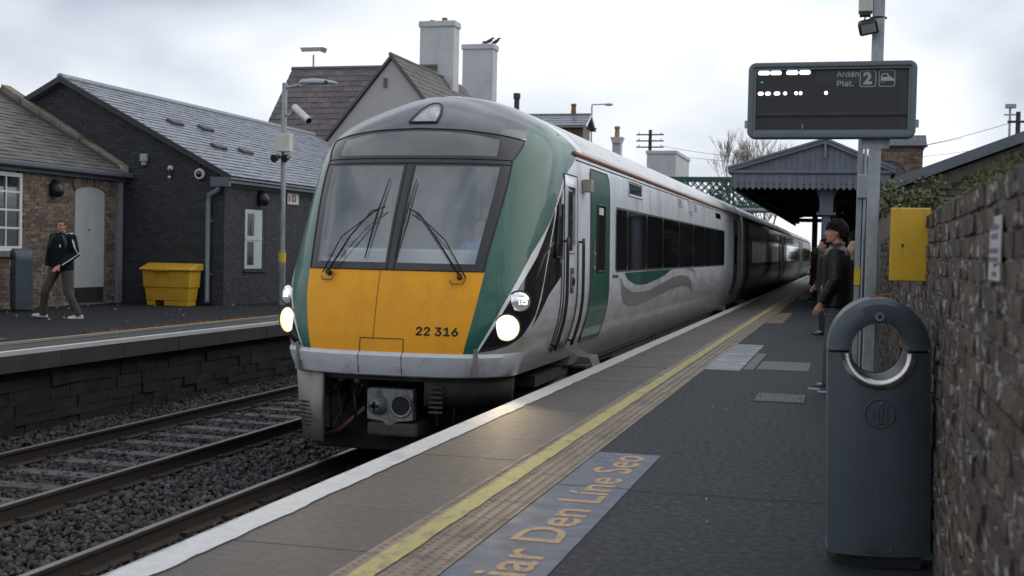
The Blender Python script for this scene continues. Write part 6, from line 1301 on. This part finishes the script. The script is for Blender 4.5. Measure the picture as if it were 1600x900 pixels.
    if hs_ != 'bald':
        b = MB(); ex_ = dict(short=.010, thick=.024, long=.018, receding=.006)[hs_]; low = dict(short=-.045, thick=-.06, long=-.2, receding=-.04)[hs_]; front = dict(short=.055, thick=.035, long=.05, receding=.085)[hs_]
        rings = []
        for i in range(9):
            f = i / 8; z = low + (.115 + ex_ - low) * f; zz = min(max(z, -.03), .128); rb = math.sqrt(max(.03, 1 - (max(zz, 0) / (.140)) ** 2)); rx, ry = (.073 + ex_) * rb, (.097 + ex_) * rb; ring = []
            for q in np.linspace(0, 2 * math.pi, 25)[:-1]:
                x, y = rx * math.cos(q), .006 + ry * math.sin(q)
                if z < 0: y = max(y, .038)
                elif z < front: y = max(y, -.03)
                ring.append(h(x, y, z) + Vector((random.gauss(0, .003), random.gauss(0, .003), 0)))
            rings.append(ring)
        b.loft(rings); fuse(b, 'hair', cl['hair'], t, .008 if detail else .012, 2)
        if hs_ == 'thick':
            b = MB()
            for q in range(170):
                a = random.uniform(0, 2 * math.pi); z = random.uniform(-.01, .13); rb = math.sqrt(max(.05, 1 - (max(z, 0) / .135) ** 2)); y = .006 + .118 * rb * math.sin(a)
                if y < .03 and z < .045: continue
                p0 = h(.095 * rb * math.cos(a), y, z); b.tube([p0, p0 + Vector((random.gauss(0, .012), random.gauss(0, .012), -.02)), p0 + Vector((random.gauss(0, .015), random.gauss(0, .015), -.035))], [.009, .008, .002], 5)
            b.build('hair_strands', cl['hair'], t, kind='stuff')
    # ---- jacket
    b = MB(); jl = cl.get('hem', .86); bulk = cl.get('bulk', 1.)
    prof = [(1.525, .062, .068), (1.50, .09, .08), (1.47, .165, .105), (1.42, .19, .125), (1.3, .185, .138), (1.15, .172, .135), (1.0, .17, .132), (jl + .03, .178, .138), (jl, .172, .132)]
    if jl < .6: prof = prof[:-2] + [(.8, .19, .15), (jl + .03, .2, .17), (jl, .2, .165)]
    b.loft([ringz((0, .005 - lean * max(0, (z - .93) / .6), z), rx * bulk, ry * bulk, 24) for z, rx, ry in prof][::-1])
    for s_ in 'LR':
        sh, el, ha = V['sh' + s_], V['el' + s_], V['ha' + s_]; cu = ha.lerp(el, .07)
        b.tube([sh + Vector((-.05 if s_ == 'L' else .05, 0, .0)), sh, sh.lerp(el, .5), el, el.lerp(cu, .5), cu], [.075 * bulk, .078 * bulk, .066 * bulk, .06 * bulk, .055 * bulk, .046 * bulk], 14)
    jk = fuse(b, 'jacket', cl['jacket'], t, vox * 1.1, 3)
    b = MB(); c0 = nk + Vector((0, 0, .0)); b.loft([[c0 + Vector((rx * math.cos(q), ry * math.sin(q) - .004, z + (.012 * math.sin(q)))) for q in np.linspace(0, 2 * math.pi, 21)[:-1]] for z, rx, ry in ((-.02, .085, .085), (.02, .073, .075), (.05, .07, .074), (.052, .06, .064), (.0, .058, .06))], cap=False); b.build('collar', cl.get('collar', cl['jacket']), jk, smooth=True)
    # ---- trousers
    b = MB(); b.loft([ringz((0, 0, z), rx, ry, 20) for z, rx, ry in ((.82, .12, .105), (.86, .165, .125), (.93, .165, .125), (1.0, .15, .115))])
    for s_ in 'LR': b.tube([V['hip' + s_] + Vector((0, 0, .0)), V['hip' + s_].lerp(V['kn' + s_], .5), V['kn' + s_], V['kn' + s_].lerp(V['an' + s_], .55), V['an' + s_] + Vector((0, 0, -.035))], [.098, .088, .074, .068, .072] if cl.get('loose') else [.093, .08, .064, .055, .052], 14)
    fuse(b, 'trousers', cl['trousers'], t, vox * 1.1, 3)
    # ---- shoes
    for s_ in 'LR':
        a = V['an' + s_]; f = Vector((*P['toe' + s_], 0)).normalized(); sd_ = Vector((-f.y, f.x, 0)); zb = a.z - .085 ; pit = P.get('pitch' + s_, 0.); rings = []
        for u, wd, tp in ((-.075, .028, .05), (-.055, .036, .075), (0, .038, .085), (.05, .04, .07), (.1, .047, .052), (.15, .044, .042), (.185, .026, .032)):
            c = Vector((a.x, a.y, 0)) + f * u; zz = zb + pit * (u - .1 if pit < 0 else u + .07); rings.append([c + sd_ * (wd * math.cos(q)) + Vector((0, 0, zz + tp * (.5 + .5 * math.sin(q)))) for q in np.linspace(0, 2 * math.pi, 13)[:-1]])
        so_ = MB().loft(rings).build('shoe', cl['shoe'], t, smooth=True)
        so_b = []
        for u, wd in ((-.08, .03), (-.05, .039), (.05, .043), (.1, .05), (.15, .047), (.19, .026)): c = Vector((a.x, a.y, 0)) + f * u; zz = zb + pit * (u - .1 if pit < 0 else u + .07); so_b.append([c + sd_ * wd + Vector((0, 0, zz)), c - sd_ * wd + Vector((0, 0, zz)), c - sd_ * wd + Vector((0, 0, zz + .02)), c + sd_ * wd + Vector((0, 0, zz + .02))])
        MB().loft(so_b).build('sole', cl.get('sole', M_dark), so_)
    t['_k'] = 1; del t['_k']
    t.location = loc; t.rotation_euler = (0, 0, rz); t.scale = (k, k, k); return t, V, h, jk, bo
M_leather = mat('black_leather', (.006, .006, .0065), .42, spec=.35, var=.25, scale=14, bump=.5, bscale=22)
M_dkhair = mat('dark_brown_hair', (.011, .007, .005), .8, spec=.15, var=.4, scale=40, stretch=(1, 1, .3), bump=.3, bscale=90)
M_jeansg = mat('grey_jeans', (.07, .075, .085), .8, var=.2, scale=20, bump=.2, bscale=60); M_jeansb = mat('blue_jeans', (.03, .05, .095), .8, var=.25, scale=20, bump=.2, bscale=60)
M_sneak = mat('navy_canvas_shoe', (.02, .03, .07), .7); M_wsole = mat('white_rubber_sole', (.5, .5, .5), .6)
STAND = dict(knL=(.1, -.02, .49), knR=(-.1, -.02, .49), anL=(.1, .01, .085), anR=(-.1, .01, .085), toeL=(.15, -1), toeR=(-.15, -1), elL=(.25, .06, 1.17), elR=(-.25, .06, 1.17), haL=(.26, -.04, .93), haR=(-.26, -.04, .93))
person('man in black leather jacket and grey jeans, seen in profile beside the pole', (-.12, 13.45, 0), R_(-96), 1.79, dict(STAND, elR=(-.25, .03, 1.16), haR=(-.25, -.06, .90), elL=(.24, .02, 1.16), haL=(.21, -.12, .91), headyaw=4, headpitch=-2, anR=(-.11, -.08, .085), knR=(-.1, -.06, .49), anL=(.1, .05, .085)), dict(jacket=M_leather, trousers=M_jeansg, shoe=M_sneak, sole=M_wsole, hair=M_dkhair, hairstyle='thick', hem=.87, bulk=1.07), group='people waiting on the near platform')
person('man in dark coat and blue jeans standing just behind the leather jacket', (-.42, 23.2, 0), R_(-80), 1.74, dict(STAND, haR=(-.27, -.12, .9)), dict(jacket=mat('dark_olive_coat', (.018, .02, .014), .8), trousers=M_jeansb, shoe=mat('black_shoe', (.012, .012, .012), .3), hair=M_dkhair, hem=.8), False, 'people waiting on the near platform')
person('person with blond hair waiting beyond the leather jacket', (.04, 24.6, 0), R_(-110), 1.62, STAND, dict(jacket=mat('brown_coat', (.045, .032, .022), .8), trousers=M_jeansg, shoe=MATS['black_shoe'], hair=mat('blond_hair', (.34, .22, .1), .5, var=.3, scale=30), hairstyle='long', hem=.55), False, 'people waiting on the near platform')
person('grey-haired person standing farther back behind the blond head', (.09, 27.5, 0), R_(-70), 1.76, STAND, dict(jacket=mat('grey_coat', (.06, .06, .062), .8), trousers=M_jeansg, shoe=MATS['black_shoe'], hair=mat('grey_hair', (.3, .29, .27), .6), hairstyle='receding', hem=.8), False, 'people waiting on the near platform')
person('distant person in maroon coat near the platform edge', (-1.05, 42, 0), R_(-60), 1.72, STAND, dict(jacket=mat('maroon_coat', (.06, .012, .02), .8), trousers=MATS['black_plastic'], shoe=MATS['black_shoe'], hair=MATS['grey_hair'], hem=.5, bulk=1.05), False, 'people waiting on the near platform')
person('distant person in black coat beside the maroon coat', (-.75, 40, 0), R_(-75), 1.75, STAND, dict(jacket=mat('black_wool_coat', (.012, .012, .012), .8), trousers=MATS['black_plastic'], shoe=MATS['black_shoe'], hair=M_dkhair, hem=.55, bulk=1.08), False, 'people waiting on the near platform')
# walking man on the far platform
M_navy = mat('navy_track_top', (.006, .008, .016), .8, spec=.15, var=.2, scale=10, bump=.3, bscale=18); M_dgrey = mat('charcoal_trousers', (.045, .042, .038), .85, var=.2, scale=10, bump=.4, bscale=18)
t, V, h, jk, bo = person('man walking in navy track top with white sleeve stripes on the far platform', (-13.50, 19.35, PZ), R_(-4), 1.77,
    dict(hipL=(.10, 0, .92), hipR=(-.10, 0, .92), knL=(.15, -.03, .48), anL=(.31, .08, .095), knR=(-.24, -.14, .5), anR=(-.35, -.06, .1), toeL=(-.7, -.75), toeR=(-.85, -.5), elL=(.275, .03, 1.16), haL=(.10, -.2, .94), elR=(-.28, .02, 1.16), haR=(-.26, -.06, .92), palmL=(0, 1, 0), headyaw=2, pitchR=.1),
    dict(jacket=M_navy, trousers=M_dgrey, loose=True, shoe=mat('white_trainer', (.5, .5, .48), .6), sole=M_wsole, hair=mat('reddish_brown_hair', (.05, .026, .017), .8), hairstyle='short', hem=.87, bulk=1.2, skin=mat('ruddy_skin', (.40, .19, .14), .5, var=.08)))
k = 1.77 / 1.78
M_wstripe = mat('white_stripe_fabric', (.6, .6, .62), .7); M_gpanel = mat('dark_green_fabric', (.008, .04, .022), .7)
def local_part(name, mb, m, parent, root):
    me_o = mb.build(name, m); me_o.parent = parent
    return me_o
for off in (-.022, 0, .022):
    sh, el, ha = V['shL'], V['elL'], V['haL']; cu = ha.lerp(el, .12); ou = Vector((.75, -.65, .1)).normalized()
    local_part('sleeve_stripe', MB().tube([Vector((.1, -.02 + off, 1.515)), sh + Vector((0, off, .085)), sh.lerp(el, .25) + ou * .078 + Vector((0, off, 0)), sh.lerp(el, .6) + ou * .07 + Vector((0, off, 0)), el + Vector((.064, off, 0)), el.lerp(cu, .5) + Vector((.055, off - .01, -.01)), cu + Vector((.046, off - .015, -.005))], .0085, 6), M_wstripe, jk, t)
for sx in (-1, 1): local_part('shoulder_panel', MB().tube([Vector((sx * .07, -.09, 1.49)), Vector((sx * .14, -.115, 1.42)), Vector((sx * .17, -.12, 1.34)), Vector((sx * .17, -.12, 1.26))], [.02, .03, .03, .012], 8), M_gpanel, jk, t)
local_part('chest_badge', MB().ell((.075, -.152, 1.30), .018, .006, .026), M_wstripe, jk, t)
b = MB()
for sx in (-1, 1): b.tube([h(sx * .031 + .024 * math.cos(a), -.094, .004 + .018 * math.sin(a)) for a in np.linspace(0, 2 * math.pi, 15)], .0022, 5); b.tube([h(sx * .056, -.09, .008), h(sx * .08, .01, .004)], .0022, 5)
b.tube([h(-.01, -.095, .006), h(.01, -.095, .006)], .0022, 5); local_part('glasses', b, M_dark, bo, t)
# the driver behind the windscreen
M_shirt = mat('pale_blue_shirt', (.42, .55, .78), .8, var=.08)
person('train driver in pale blue shirt seated behind the windscreen', (TX + .54, 13.3, .03), R_(0), 1.74, dict(hipL=(.09, 0, .62), hipR=(-.09, 0, .62), knL=(.12, -.42, .6), knR=(-.12, -.42, .6), anL=(.12, -.45, .2), anR=(-.12, -.45, .2), toeL=(0, -1), toeR=(0, -1), elL=(.26, -.1, 1.14), elR=(-.26, -.1, 1.14), haL=(.2, -.38, 1.12), haR=(-.2, -.38, 1.12)), dict(jacket=M_shirt, trousers=M_dark, shoe=M_dark, hair=MATS['reddish_brown_hair'], hem=.82), False)

tw = MB().tube([(.10, 6.0, 1.222), (.14, 5.98, 1.23), (.19, 5.99, 1.236), (.215, 6.0, 1.25)], [.004, .006, .005, .002], 6).tube([(.14, 5.98, 1.23), (.12, 5.96, 1.245)], [.004, .002], 5).build('twig', mat('orange_brown_twig', (.25, .1, .035), .7), label='small orange-brown twig lying on top of the near litter bin', cat='twig')
